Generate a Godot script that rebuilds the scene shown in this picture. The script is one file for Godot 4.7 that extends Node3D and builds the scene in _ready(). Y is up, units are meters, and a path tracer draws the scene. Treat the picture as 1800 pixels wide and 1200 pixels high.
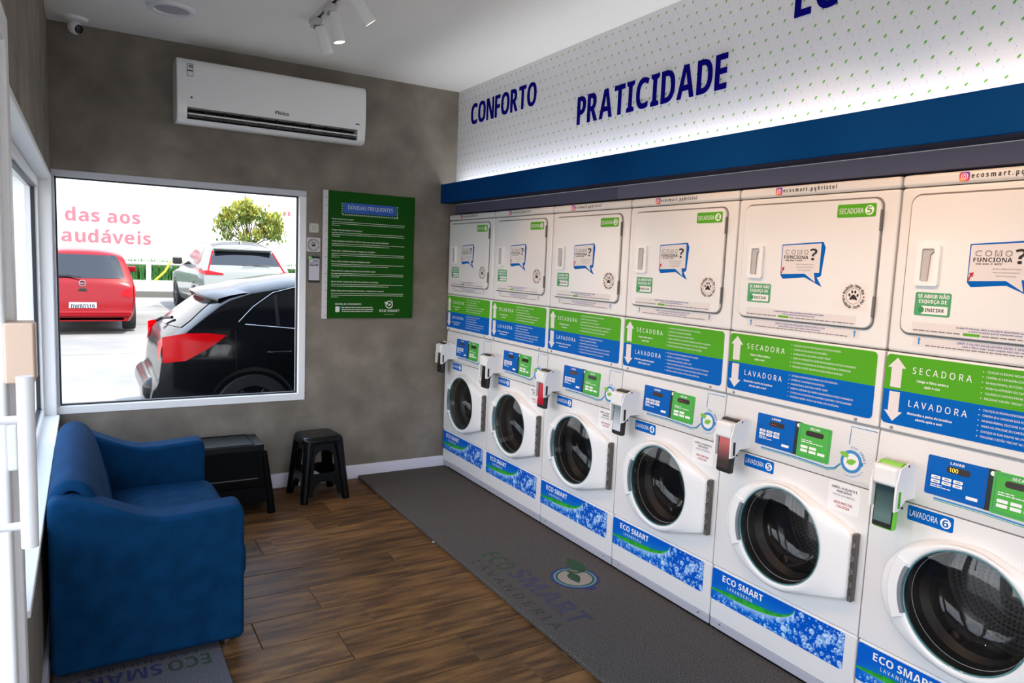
extends Node3D

# ------------------------------------------------------------------ mesh builder
class MB:
	var v := PackedVector3Array()
	var n := PackedVector3Array()
	var uv := PackedVector2Array()
	var m := Transform3D()
	func tn(a: Vector3, b: Vector3, c: Vector3, na: Vector3, nb: Vector3, nc: Vector3, ua := Vector2.ZERO, ub := Vector2.ZERO, uc := Vector2.ZERO) -> void:
		v.append(m * a); v.append(m * c); v.append(m * b)
		n.append((m.basis * na).normalized()); n.append((m.basis * nc).normalized()); n.append((m.basis * nb).normalized())
		uv.append(ua); uv.append(uc); uv.append(ub)
	func tri(a: Vector3, b: Vector3, c: Vector3) -> void:
		var k := (b - a).cross(c - a).normalized()
		tn(a, b, c, k, k, k)
	func quad(a: Vector3, b: Vector3, c: Vector3, d: Vector3) -> void:
		tri(a, b, c); tri(a, c, d)
	func quv(a: Vector3, b: Vector3, c: Vector3, d: Vector3, u0: Vector2, u1: Vector2) -> void:
		# a bottom-left, b bottom-right, c top-right, d top-left; picture corners u0 (top-left) to u1 (bottom-right)
		var k := (b - a).cross(c - a).normalized()
		var A := Vector2(u0.x, u1.y)
		var C := Vector2(u1.x, u0.y)
		tn(a, b, c, k, k, k, A, u1, C)
		tn(a, c, d, k, k, k, A, C, u0)
	func grid(p: Array, closed_u := false, flip := false) -> void:
		# p: rows of PackedVector3Array, smooth normals
		var R := p.size()
		var C: int = p[0].size()
		var nn := []
		for i in R:
			var row := PackedVector3Array()
			for j in C:
				var jl := j - 1
				var jr := j + 1
				if closed_u:
					jl = (j - 1 + C - 1) % (C - 1); jr = (j + 1) % (C - 1)
				else:
					jl = maxi(jl, 0); jr = mini(jr, C - 1)
				var du: Vector3 = p[i][jr] - p[i][jl]
				var dv: Vector3 = p[mini(i + 1, R - 1)][j] - p[maxi(i - 1, 0)][j]
				var k := du.cross(dv)
				if k.length() < 1e-12:
					k = Vector3.UP * 1e-6
				k = k.normalized()
				row.append(-k if flip else k)
			nn.append(row)
		for i in R - 1:
			for j in C - 1:
				if flip:
					tn(p[i][j], p[i + 1][j + 1], p[i][j + 1], nn[i][j], nn[i + 1][j + 1], nn[i][j + 1])
					tn(p[i][j], p[i + 1][j], p[i + 1][j + 1], nn[i][j], nn[i + 1][j], nn[i + 1][j + 1])
				else:
					tn(p[i][j], p[i][j + 1], p[i + 1][j + 1], nn[i][j], nn[i][j + 1], nn[i + 1][j + 1])
					tn(p[i][j], p[i + 1][j + 1], p[i + 1][j], nn[i][j], nn[i + 1][j + 1], nn[i + 1][j])
	func box(a: Vector3, b: Vector3) -> void:
		var lo := a.min(b)
		var hi := a.max(b)
		var q := []
		for i in 8:
			q.append(Vector3(hi.x if i & 1 else lo.x, hi.y if i & 2 else lo.y, hi.z if i & 4 else lo.z))
		quad(q[4], q[5], q[7], q[6]); quad(q[1], q[0], q[2], q[3])
		quad(q[5], q[1], q[3], q[7]); quad(q[0], q[4], q[6], q[2])
		quad(q[6], q[7], q[3], q[2]); quad(q[0], q[1], q[5], q[4])
	func rbox(a: Vector3, b: Vector3, r: float, seg := 1, puff := Vector3.ZERO) -> void:
		# rounded box; puff swells its faces
		var lo := a.min(b)
		var hi := a.max(b)
		var c := (lo + hi) / 2.0
		var h := (hi - lo) / 2.0
		r = minf(r, minf(h.x, minf(h.y, h.z)) * 0.999)
		var offs := []
		for i in seg + 1:
			offs.append(1.0 - tan(PI / 4.0 * (1.0 - float(i) / seg)))
		for f in 6:
			var ax := f / 2
			var sg := 1.0 if f % 2 == 0 else -1.0
			var a1 := (ax + 1) % 3
			var a2 := (ax + 2) % 3
			var gu := []
			var gv := []
			for o in offs:
				gu.append(-h[a1] + r * o); gv.append(-h[a2] + r * o)
			if puff != Vector3.ZERO:
				for k in range(1, 6):
					gu.append(lerpf(-h[a1] + r, h[a1] - r, k / 6.0)); gv.append(lerpf(-h[a2] + r, h[a2] - r, k / 6.0))
			for i in range(seg, -1, -1):
				gu.append(h[a1] - r * offs[i]); gv.append(h[a2] - r * offs[i])
			var P := []
			var N := []
			for y in gv:
				var rp := PackedVector3Array()
				var rn := PackedVector3Array()
				for x in gu:
					var p := Vector3.ZERO
					p[ax] = sg * h[ax]; p[a1] = x; p[a2] = y
					var inner := p.clamp(-h + Vector3.ONE * r, h - Vector3.ONE * r)
					var d := (p - inner).normalized()
					var q := inner + d * r
					if puff != Vector3.ZERO:
						var e := Vector3(1.0 - pow(absf(q.x / h.x), 2.0), 1.0 - pow(absf(q.y / h.y), 2.0), 1.0 - pow(absf(q.z / h.z), 2.0))
						q += Vector3(puff.x * e.y * e.z * signf(d.x) * absf(d.x), puff.y * e.x * e.z * signf(d.y) * absf(d.y), puff.z * e.x * e.y * signf(d.z) * absf(d.z))
					rp.append(c + q); rn.append(d)
				P.append(rp); N.append(rn)
			if puff != Vector3.ZERO:
				grid(P, false, sg < 0)
				continue
			for i in P.size() - 1:
				for j in gu.size() - 1:
					var A: Vector3 = P[i][j]; var B: Vector3 = P[i][j + 1]; var C: Vector3 = P[i + 1][j + 1]; var D: Vector3 = P[i + 1][j]
					var na: Vector3 = N[i][j]; var nb: Vector3 = N[i][j + 1]; var nc: Vector3 = N[i + 1][j + 1]; var nd: Vector3 = N[i + 1][j]
					if sg > 0:
						tn(A, B, C, na, nb, nc); tn(A, C, D, na, nc, nd)
					else:
						tn(A, C, B, na, nc, nb); tn(A, D, C, na, nd, nc)
	func lathe(pr: Array, segs := 32, xf := Transform3D()) -> void:
		# pr: Vector2(radius, height) going so that the outside is on the right when climbing
		var keep := m
		m = m * xf
		var K := pr.size()
		var sn := []
		for i in K - 1:
			var d: Vector2 = pr[i + 1] - pr[i]
			sn.append(Vector2(d.y, -d.x).normalized())
		for i in K - 1:
			var n0: Vector2 = sn[i]
			var n1: Vector2 = sn[i]
			if i > 0 and sn[i - 1].dot(sn[i]) > 0.75:
				n0 = (sn[i - 1] + sn[i]).normalized()
			if i < K - 2 and sn[i + 1].dot(sn[i]) > 0.75:
				n1 = (sn[i + 1] + sn[i]).normalized()
			var p: Vector2 = pr[i]
			var q: Vector2 = pr[i + 1]
			for j in segs:
				var t0 := TAU * j / segs
				var t1 := TAU * (j + 1) / segs
				var e0 := Vector3(sin(t0), 0, cos(t0))
				var e1 := Vector3(sin(t1), 0, cos(t1))
				var A := e0 * p.x + Vector3.UP * p.y
				var B := e1 * p.x + Vector3.UP * p.y
				var C := e1 * q.x + Vector3.UP * q.y
				var D := e0 * q.x + Vector3.UP * q.y
				var N0 := e0 * n0.x + Vector3.UP * n0.y
				var N1 := e1 * n0.x + Vector3.UP * n0.y
				var N2 := e1 * n1.x + Vector3.UP * n1.y
				var N3 := e0 * n1.x + Vector3.UP * n1.y
				if p.x > 1e-7:
					tn(A, B, C, N0, N1, N2)
				if q.x > 1e-7:
					tn(A, C, D, N0, N2, N3)
		m = keep
	func tube(pts: Array, r, segs := 10, caps := true) -> void:
		var up := Vector3.UP
		var rows := []
		for i in pts.size():
			var d: Vector3 = (pts[mini(i + 1, pts.size() - 1)] - pts[maxi(i - 1, 0)]).normalized()
			if absf(d.dot(up)) > 0.95:
				up = Vector3.RIGHT if absf(d.x) < 0.9 else Vector3.BACK
			var x := up.cross(d).normalized()
			var y := d.cross(x)
			up = y
			var rr: float = r[i] if r is Array else r
			var row := PackedVector3Array()
			for j in segs + 1:
				var t := TAU * j / segs
				row.append(pts[i] + (x * cos(t) + y * sin(t)) * rr)
			rows.append(row)
		grid(rows, true)
		if caps:
			for e in [0, pts.size() - 1]:
				for j in segs:
					if e == 0:
						tri(pts[0], rows[0][j + 1], rows[0][j])
					else:
						tri(pts[e], rows[e][j], rows[e][j + 1])
	func prism(poly: PackedVector2Array, z0: float, z1: float, bev := 0.0, bseg := 2, back := true, bev0 := 0.0) -> void:
		# polygon counter-clockwise in xy, front at z1
		var K := poly.size()
		var area := 0.0
		for i in K:
			area += poly[i].cross(poly[(i + 1) % K])
		if area < 0:
			poly = poly.duplicate(); poly.reverse()
		var en := []
		for i in K:
			var d := poly[(i + 1) % K] - poly[i]
			en.append(Vector2(d.y, -d.x).normalized())
		var mit := []
		for i in K:
			var a: Vector2 = en[(i - 1 + K) % K]
			var b: Vector2 = en[i]
			mit.append((a + b) / maxf(1.0 + a.dot(b), 0.35))
		var rings := []
		if bev0 > 0:
			for k in bseg:
				var t := PI / 2.0 * k / bseg
				rings.append([bev0 * (1.0 - sin(t)), z0 + bev0 * (1.0 - cos(t)), -cos(t)])
		rings.append([0.0, z0 + bev0, 0.0])
		rings.append([0.0, z1 - bev, 0.0])
		if bev > 0:
			for k in range(1, bseg + 1):
				var t := PI / 2.0 * k / bseg
				rings.append([bev * (1.0 - cos(t)), z1 - bev + bev * sin(t), sin(t)])
		var P := []
		for rg in rings:
			var row := PackedVector3Array()
			for i in K:
				var p: Vector2 = poly[i] - mit[i] * rg[0]
				row.append(Vector3(p.x, p.y, rg[1]))
			P.append(row)
		for k in rings.size() - 1:
			for i in K:
				var j := (i + 1) % K
				var e: Vector2 = en[i]
				var ni := e
				var nj := e
				if en[(i - 1 + K) % K].dot(e) > 0.7:
					ni = (en[(i - 1 + K) % K] + e).normalized()
				if en[j].dot(e) > 0.7:
					nj = (en[j] + e).normalized()
				var c0 := sqrt(maxf(0.0, 1.0 - rings[k][2] * rings[k][2]))
				var c1 := sqrt(maxf(0.0, 1.0 - rings[k + 1][2] * rings[k + 1][2]))
				var A := Vector3(ni.x * c0, ni.y * c0, rings[k][2])
				var B := Vector3(nj.x * c0, nj.y * c0, rings[k][2])
				var C := Vector3(nj.x * c1, nj.y * c1, rings[k + 1][2])
				var D := Vector3(ni.x * c1, ni.y * c1, rings[k + 1][2])
				tn(P[k][i], P[k][j], P[k + 1][j], A, B, C)
				tn(P[k][i], P[k + 1][j], P[k + 1][i], A, C, D)
		var last := PackedVector2Array()
		var frst := PackedVector2Array()
		for i in K:
			last.append(Vector2(P[-1][i].x, P[-1][i].y))
			frst.append(Vector2(P[0][i].x, P[0][i].y))
		_cap(last, P[-1][0].z, true)
		if back:
			_cap(frst, P[0][0].z, false)
	func _cap(poly: PackedVector2Array, z: float, front: bool) -> void:
		var idx := Geometry2D.triangulate_polygon(poly)
		for t in range(0, idx.size(), 3):
			var a := poly[idx[t]]
			var b := poly[idx[t + 1]]
			var c := poly[idx[t + 2]]
			if (b - a).cross(c - a) < 0:
				var s := b
				b = c; c = s
			if front:
				tri(Vector3(a.x, a.y, z), Vector3(b.x, b.y, z), Vector3(c.x, c.y, z))
			else:
				tri(Vector3(a.x, a.y, z), Vector3(c.x, c.y, z), Vector3(b.x, b.y, z))
	func ring(o: PackedVector2Array, i: PackedVector2Array, z0: float, z1: float) -> void:
		# frame between two outlines with the same number of points
		var K := o.size()
		for k in K:
			var j := (k + 1) % K
			var O0 := Vector3(o[k].x, o[k].y, z1); var O1 := Vector3(o[j].x, o[j].y, z1)
			var I0 := Vector3(i[k].x, i[k].y, z1); var I1 := Vector3(i[j].x, i[j].y, z1)
			var d := Vector3(0, 0, z0 - z1)
			quad(O0, O1, I1, I0)
			quad(O0 + d, O1 + d, O1, O0)
			quad(I1 + d, I0 + d, I0, I1)
			quad(O1 + d, O0 + d, I0 + d, I1 + d)
	func flat(poly: PackedVector2Array, z: float) -> void:
		_cap(poly, z, true)
	func glyphs(s: String, bold: bool, place: Callable, step := 3.0) -> void:
		var a := MB.text_arrays(s, bold, step)
		var vs: PackedVector3Array = a[0]
		var box := MB.span(vs)
		for t in range(0, vs.size(), 3):
			var A: Vector3 = place.call(vs[t], box)
			var B: Vector3 = place.call(vs[t + 1], box)
			var C: Vector3 = place.call(vs[t + 2], box)
			tri(A, C, B)
	static var fonts := {}
	static func text_arrays(s: String, bold: bool, step: float) -> Array:
		if not fonts.has(bold):
			var f := SystemFont.new()
			f.font_names = PackedStringArray(["Droid Sans"])
			f.font_weight = 700 if bold else 400
			fonts[bold] = f
		var tm := TextMesh.new()
		tm.font = fonts[bold]; tm.text = s; tm.font_size = 48; tm.pixel_size = 0.01; tm.depth = 0.0; tm.curve_step = step
		var a := tm.surface_get_arrays(0)
		var vs: PackedVector3Array = a[Mesh.ARRAY_VERTEX]
		var ix = a[Mesh.ARRAY_INDEX]
		if ix != null and ix.size() > 0:
			var out := PackedVector3Array()
			for k in ix:
				out.append(vs[k])
			vs = out
		return [vs]
	static func span(vs: PackedVector3Array) -> Rect2:
		if vs.is_empty():
			return Rect2(0, 0, 1, 1)
		var lo := Vector2(1e9, 1e9)
		var hi := -lo
		for p in vs:
			lo.x = minf(lo.x, p.x); lo.y = minf(lo.y, p.y); hi.x = maxf(hi.x, p.x); hi.y = maxf(hi.y, p.y)
		return Rect2(lo, hi - lo)
	func fit(s: String, x0: float, y0: float, x1: float, y1: float, z: float, bold := false, step := 4.0) -> void:
		# lettering stretched to fill a rectangle exactly
		glyphs(s, bold, func(p: Vector3, b: Rect2): return Vector3(lerpf(x0, x1, (p.x - b.position.x) / maxf(b.size.x, 1e-6)), lerpf(y0, y1, (p.y - b.position.y) / maxf(b.size.y, 1e-6)), z), step)
	func line(s: String, x: float, y: float, cap: float, z: float, bold := false, al := 0.0, sx := 1.0, step := 6.0) -> float:
		# baseline y; al 0 left, 0.5 middle, 1 right; cap height = cap
		var k := cap / 0.343
		var b := MB.span(MB.text_arrays("H", bold, 8.0)[0])
		var base := b.position.y
		var a: PackedVector3Array = MB.text_arrays(s, bold, step)[0]
		var w := MB.span(a)
		var x0 := x - w.size.x * k * sx * al
		for t in range(0, a.size(), 3):
			var q := []
			for e in 3:
				q.append(Vector3(x0 + (a[t + e].x - w.position.x) * k * sx, y + (a[t + e].y - base) * k, z))
			tri(q[0], q[2], q[1])
		return w.size.x * k * sx
	func arc_text(s: String, c: Vector2, r: float, cap: float, z: float, mid_deg: float, spread_deg: float, bold: bool, inward: bool) -> void:
		var keep := m
		var L := s.length()
		for i in L:
			if s[i] == " ":
				continue
			var f := (float(i) / (L - 1) - 0.5) * spread_deg
			var a := deg_to_rad(mid_deg - f) if not inward else deg_to_rad(mid_deg + f)
			var pos := Vector3(c.x + cos(a) * r, c.y + sin(a) * r, 0)
			var rot := a - PI / 2.0 if not inward else a + PI / 2.0
			m = keep * Transform3D(Basis(Vector3.BACK, rot), pos)
			line(s[i], 0, -cap / 2.0, cap, z, bold, 0.5)
		m = keep
	func mesh() -> ArrayMesh:
		var a := []
		a.resize(Mesh.ARRAY_MAX)
		a[Mesh.ARRAY_VERTEX] = v; a[Mesh.ARRAY_NORMAL] = n; a[Mesh.ARRAY_TEX_UV] = uv
		var r := ArrayMesh.new()
		r.add_surface_from_arrays(Mesh.PRIMITIVE_TRIANGLES, a)
		return r

# ------------------------------------------------------------------ outlines
func rr(x0: float, y0: float, x1: float, y1: float, r: float, seg := 4) -> PackedVector2Array:
	return rr4(x0, y0, x1, y1, [r, r, r, r], seg)

func rr4(x0: float, y0: float, x1: float, y1: float, r: Array, seg := 4) -> PackedVector2Array:
	# corner radii: bottom-right, top-right, top-left, bottom-left
	var o := PackedVector2Array()
	var cs := [Vector2(x1, y0), Vector2(x1, y1), Vector2(x0, y1), Vector2(x0, y0)]
	var sg := [Vector2(-1, 1), Vector2(-1, -1), Vector2(1, -1), Vector2(1, 1)]
	for k in 4:
		if r[k] <= 0.0:
			o.append(cs[k])
			continue
		var c: Vector2 = cs[k] + sg[k] * r[k]
		for i in seg + 1:
			var a := -PI / 2.0 + PI / 2.0 * (k + float(i) / seg)
			o.append(c + Vector2(cos(a), sin(a)) * r[k])
	return o

func rounded(pts: Array, rad: Array, seg := 4) -> PackedVector2Array:
	# outline with each corner replaced by an arc-like curve
	var o := PackedVector2Array()
	var K := pts.size()
	for i in K:
		var p: Vector2 = pts[i]
		var a: Vector2 = pts[(i - 1 + K) % K] - p
		var b: Vector2 = pts[(i + 1) % K] - p
		var r: float = rad[i]
		if r <= 0.0:
			o.append(p)
			continue
		var A := p + a.normalized() * minf(r, a.length() * 0.49)
		var B := p + b.normalized() * minf(r, b.length() * 0.49)
		for k in seg + 1:
			var t := float(k) / seg
			o.append(A.lerp(p, t).lerp(p.lerp(B, t), t))
	return o

func ell(cx: float, cy: float, rx: float, ry: float, seg := 24, rot := 0.0) -> PackedVector2Array:
	var o := PackedVector2Array()
	for i in seg:
		var a := TAU * i / seg
		o.append(Vector2(cx, cy) + Vector2(cos(a) * rx, sin(a) * ry).rotated(rot))
	return o

func smooth(pts: Array, sub := 4) -> PackedVector2Array:
	# closed Catmull-Rom outline
	var o := PackedVector2Array()
	var K := pts.size()
	for i in K:
		for k in sub:
			o.append(pts[i].cubic_interpolate(pts[(i + 1) % K], pts[(i - 1 + K) % K], pts[(i + 2) % K], float(k) / sub))
	return o

func leaf(c: Vector2, l: float, w: float, rot: float) -> PackedVector2Array:
	var o := PackedVector2Array()
	for i in 9:
		var t := float(i) / 8.0
		o.append(c + Vector2((t - 0.5) * l, -w * sin(PI * pow(t, 0.8)) * 0.5).rotated(rot))
	for i in range(7, 0, -1):
		var t := float(i) / 8.0
		o.append(c + Vector2((t - 0.5) * l, w * sin(PI * pow(t, 0.8)) * 0.5).rotated(rot))
	return o

func bars(mb: MB, x0: float, x1: float, y: float, h: float, z: float, sd: int) -> void:
	# a line of print too small to read: word-long strokes
	var rng := RandomNumberGenerator.new()
	rng.seed = sd
	var x := x0
	while x < x1 - h:
		var w := minf(rng.randf_range(1.5, 6.5) * h, x1 - x)
		mb.quad(Vector3(x, y, z), Vector3(x + w, y, z), Vector3(x + w, y + h, z), Vector3(x, y + h, z))
		x += w + h * 0.8

# ------------------------------------------------------------------ naming
var taken := {}
func numbered(s: String) -> String:
	if not taken.has(s):
		taken[s] = 0
		return s
	taken[s] += 1
	return "%s_%03d" % [s, taken[s]]

func tag(o: Node, label: String, category: String, group := "") -> Node:
	if label: o.set_meta("label", label)
	if category: o.set_meta("category", category)
	if group: o.set_meta("group", group)
	return o

func thing(called: String, label: String, category: String, at := Vector3.ZERO, turn := 0.0, group := "") -> Node3D:
	var o := Node3D.new()
	o.name = numbered(called)
	add_child(o)
	o.position = at
	o.rotation.y = turn
	tag(o, label, category, group)
	return o

func part(called: String, mb, mt: Material, parent: Node = null, label := "") -> MeshInstance3D:
	var o := MeshInstance3D.new()
	var root := parent == null
	o.name = numbered(called) if root else called
	o.mesh = mb.mesh() if mb is MB else mb
	o.material_override = mt
	(self if root else parent).add_child(o, true)
	if label: o.set_meta("label", label)
	return o

func struct(called: String, mb, mt: Material, label: String, category: String) -> MeshInstance3D:
	var o := part(called, mb, mt)
	o.set_meta("kind", "structure")
	tag(o, label, category)
	return o

func dup(src: Node3D, at: Vector3, label: String) -> Node3D:
	var c: Node3D = src.duplicate()
	c.name = numbered(src.get_meta("base_name", String(src.name)))
	add_child(c)
	c.position = at
	c.set_meta("label", label)
	return c

# ------------------------------------------------------------------ materials
var M := {}
func mk(key: String, r: int, g: int, b: int, rough := 0.6, metal := 0.0, spec := 0.5) -> StandardMaterial3D:
	var s := StandardMaterial3D.new()
	s.resource_name = key
	s.albedo_color = Color8(r, g, b)
	s.roughness = rough
	s.metallic = metal
	s.metallic_specular = spec
	M[key] = s
	return s

func pane(key: String, r: int, g: int, b: int, a: float) -> StandardMaterial3D:
	var s := mk(key, r, g, b, 0.02)
	s.transparency = BaseMaterial3D.TRANSPARENCY_ALPHA
	s.albedo_color.a = a
	return s

func glow(key: String, r: int, g: int, b: int, e: float) -> StandardMaterial3D:
	var s := mk(key, r, g, b, 0.4)
	s.emission_enabled = true
	s.emission = Color8(r, g, b)
	s.emission_energy_multiplier = e
	return s

func noise_tex(sd: int, freq: float, oct: int, c0: Color, c1: Color, size := 512, as_n := false, bump := 4.0) -> NoiseTexture2D:
	var f := FastNoiseLite.new()
	f.seed = sd; f.frequency = freq; f.fractal_octaves = oct
	f.noise_type = FastNoiseLite.TYPE_SIMPLEX_SMOOTH
	var t := NoiseTexture2D.new()
	t.width = size; t.height = size; t.seamless = true; t.noise = f
	t.as_normal_map = as_n
	t.bump_strength = bump
	if not as_n:
		var g := Gradient.new()
		g.set_color(0, c0); g.set_color(1, c1)
		t.color_ramp = g
	return t

func tri_map(s: StandardMaterial3D, tex: Texture2D, scale: float, world := true) -> void:
	s.albedo_texture = tex
	s.albedo_color = Color.WHITE
	s.uv1_triplanar = true
	s.uv1_world_triplanar = world
	s.uv1_scale = Vector3.ONE * scale

const XL := -2.484      # inner face of the left wall
const XW := 0.054       # inner face of the right wall
const H := 2.814        # ceiling
const W := 0.686        # one machine
const Z0 := 0.015       # start of the machine row
const FLOOR_Y := 0.042  # machine base above the floor

func light_setup() -> void:
	var cam := Camera3D.new()
	cam.name = "camera"
	cam.fov = 2.0 * rad_to_deg(atan(600.0 / 1251.33))
	cam.near = 0.05
	cam.far = 200.0
	cam.transform = Transform3D(Basis(Vector3(0.85816557, 0.04083167, 0.51174665), Vector3(0.01996614, 0.99342322, -0.11274598), -Vector3(0.51298461, -0.10697232, -0.85170635)), Vector3(-2.3303, 1.57471, 4.8515))
	add_child(cam)
	cam.current = true
	var e := Environment.new()
	e.background_mode = Environment.BG_SKY
	var sk := ProceduralSkyMaterial.new()
	sk.sky_top_color = Color(0.70, 0.77, 0.87)
	sk.sky_horizon_color = Color(0.95, 0.955, 0.96)
	sk.sky_curve = 0.2
	sk.ground_bottom_color = Color(0.55, 0.55, 0.54)
	sk.ground_horizon_color = Color(0.85, 0.86, 0.87)
	sk.sky_energy_multiplier = 1.0
	var sky := Sky.new()
	sky.sky_material = sk
	e.sky = sky
	e.background_energy_multiplier = 4.2
	e.tonemap_mode = Environment.TONE_MAPPER_LINEAR
	e.tonemap_exposure = 1.36
	e.sdfgi_enabled = true
	e.ssao_enabled = true
	e.ssil_enabled = true
	var we := WorldEnvironment.new()
	we.name = "world_environment"
	we.environment = e
	add_child(we)
	var sun := DirectionalLight3D.new()
	sun.name = "sun"
	sun.light_color = Color(1.0, 0.96, 0.9)
	sun.light_energy = 2.2
	sun.light_angular_distance = 1.5
	sun.shadow_enabled = true
	sun.sky_mode = DirectionalLight3D.SKY_MODE_LIGHT_ONLY
	# high sun behind the building: it lights the car park and its far wall but not the room
	sun.look_at_from_position(Vector3(3.0, 9.0, 6.0), Vector3.ZERO)
	add_child(sun)
	# strip of cool light in the trough of the blue shelf, washing up the wallpaper
	area(Vector3(-0.005, 2.075, 2.35), Vector3(0.25, 1.0, 0), Vector2(4.55, 0.03), Color(0.97, 0.98, 1.0), 0.6)

func area(at: Vector3, dir: Vector3, size: Vector2, c: Color, energy: float) -> void:
	var a := AreaLight3D.new()
	a.name = numbered("strip_light")
	a.area_size = size
	a.light_color = c
	a.light_energy = energy
	a.area_range = 12.0
	a.area_attenuation = 2.0
	a.shadow_enabled = true
	add_child(a)
	var z := -dir.normalized()
	var x := Vector3.BACK
	var y := z.cross(x).normalized()
	a.transform = Transform3D(Basis(x, y, z), at)

func materials() -> void:
	mk("enamel", 228, 227, 226, 0.32)
	mk("enamel_console", 226, 225, 224, 0.4)
	mk("white_plastic", 236, 236, 236, 0.42)
	mk("sticker_white", 236, 236, 236, 0.5)
	mk("strip_white", 222, 217, 216, 0.5)
	mk("print_white", 240, 240, 240, 0.6)
	mk("print_black", 28, 24, 24, 0.6)
	mk("print_grey", 120, 118, 122, 0.6)
	mk("print_navy", 52, 72, 150, 0.6)
	mk("print_red", 178, 30, 42, 0.6)
	mk("letter_navy", 10, 6, 118, 0.6, 0.0, 0.1)
	mk("green", 82, 166, 38, 0.5, 0.0, 0.2)
	mk("green_tag", 88, 170, 40, 0.5, 0.0, 0.2)
	mk("green_leaf", 118, 190, 48, 0.5)
	mk("green_dark", 62, 150, 92, 0.5)
	mk("blue", 0, 96, 184, 0.5, 0.0, 0.2)
	mk("blue_key", 4, 94, 180, 0.5, 0.0, 0.2)
	mk("ring_blue", 44, 132, 196, 0.5)
	mk("line_teal", 40, 160, 130, 0.5)
	mk("gap_grey", 120, 116, 114, 0.7)
	mk("steel", 150, 148, 145, 0.35, 0.9)
	mk("hinge", 110, 106, 102, 0.4, 0.8)
	mk("black_plastic", 14, 14, 16, 0.4)
	mk("stool_black", 7, 9, 11, 0.25, 0.0, 0.35)
	mk("dark_hole", 6, 6, 7, 0.8)
	mk("rubber", 13, 13, 14, 0.5)
	mk("drum", 70, 70, 72, 0.35, 0.85)
	mk("teal_glass", 84, 138, 142, 0.12)
	mk("kick_grey", 176, 176, 186, 0.5)
	mk("shelf_blue", 0, 62, 122, 0.55, 0.0, 0.15)
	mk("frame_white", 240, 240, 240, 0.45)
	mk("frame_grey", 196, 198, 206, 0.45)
	mk("gasket", 22, 24, 34, 0.5)
	mk("ceiling_white", 243, 240, 234, 0.9)
	mk("baseboard", 214, 214, 228, 0.5)
	mk("ac_white", 240, 240, 240, 0.2)
	mk("lock_beige", 226, 196, 172, 0.45)
	mk("poster_green", 22, 78, 16, 0.5, 0.0, 0.2)
	mk("asphalt_dark", 96, 95, 94, 0.9)
	pane("glass", 20, 26, 28, 0.03).metallic_specular = 0.3
	pane("glass_back", 20, 26, 28, 0.02).metallic_specular = 0.0
	pane("bowl_glass", 20, 22, 24, 0.1)
	glow("lamp_face", 255, 240, 214, 4.0)
	glow("led_strip", 236, 244, 255, 3.0)
	glow("display_amber", 235, 190, 60, 1.2)
	glow("display_red", 190, 40, 20, 0.9)
	mk("display_dark", 44, 32, 26, 0.25)
	for k in ["enamel", "enamel_console", "white_plastic", "ac_white"]:
		M[k].clearcoat_enabled = true
		M[k].clearcoat = 0.35
		M[k].clearcoat_roughness = 0.15
	# burnt cement
	var s := mk("cement", 120, 113, 104, 0.78)
	tri_map(s, noise_tex(3, 0.006, 5, Color8(120, 112, 102), Color8(154, 145, 134), 1024), 0.4)
	s.detail_enabled = true
	s.detail_blend_mode = BaseMaterial3D.BLEND_MODE_MUL
	s.detail_albedo = noise_tex(8, 0.02, 4, Color8(222, 220, 216), Color8(255, 255, 255), 512)
	s.normal_enabled = true
	s.normal_texture = noise_tex(5, 0.015, 5, Color.BLACK, Color.WHITE, 512, true, 2.0)
	s.normal_scale = 0.25
	s = mk("carpet", 80, 74, 70, 0.98)
	tri_map(s, noise_tex(11, 0.19, 2, Color8(30, 28, 26), Color8(140, 131, 125), 512), 1.6)
	s.normal_enabled = true
	s.normal_texture = noise_tex(12, 0.2, 2, Color.BLACK, Color.WHITE, 512, true, 8.0)
	s.normal_scale = 0.8
	for q in [["carpet_green", 22, 70, 34], ["carpet_navy", 38, 44, 104], ["carpet_sky", 96, 158, 190], ["carpet_cream", 176, 164, 152], ["carpet_black", 46, 43, 41], ["carpet_worn_navy", 58, 56, 86], ["carpet_worn_green", 44, 68, 46]]:
		s = mk(q[0], q[1], q[2], q[3], 0.98)
		var c := Color8(q[1], q[2], q[3])
		tri_map(s, noise_tex(13, 0.19, 2, c.darkened(0.4), c.lightened(0.18), 256), 3.2)
	s = mk("suede", 20, 66, 118, 0.9)
	tri_map(s, noise_tex(21, 0.012, 4, Color8(6, 46, 80), Color8(12, 62, 102), 512), 1.3)
	s.metallic_specular = 0.2
	s = mk("concrete_ground", 190, 188, 184, 0.9)
	tri_map(s, noise_tex(31, 0.01, 5, Color8(108, 107, 104), Color8(136, 134, 130), 512), 0.12)
	mk("outside_wall", 206, 206, 206, 0.85)
	mk("outside_letter", 190, 84, 94, 0.8)
	mk("concrete_curb", 84, 82, 78, 0.95)
	mk("rail_white", 190, 190, 188, 0.5)
	mk("rope_yellow", 220, 196, 40, 0.7)
	for q in [["paint_red", 112, 0, 8], ["paint_black", 3, 4, 8], ["paint_silver", 112, 117, 114]]:
		s = mk(q[0], q[1], q[2], q[3], 0.4, 0.0, 0.2)
		s.clearcoat_enabled = true
		s.clearcoat = {"paint_red": 0.45, "paint_black": 0.7, "paint_silver": 0.8}[q[0]]
		s.clearcoat_roughness = 0.09
	mk("car_glass", 8, 11, 16, 0.08, 0.0, 0.6)
	mk("tail_red", 196, 0, 10, 0.2, 0.0, 0.3)
	mk("tail_clear", 214, 190, 190, 0.15)
	mk("tyre", 26, 26, 28, 0.85)
	mk("chrome", 200, 200, 204, 0.15, 1.0)
	mk("leaf_yellow", 142, 140, 54, 0.6)
	mk("leaf_green", 72, 98, 36, 0.6)
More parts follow.
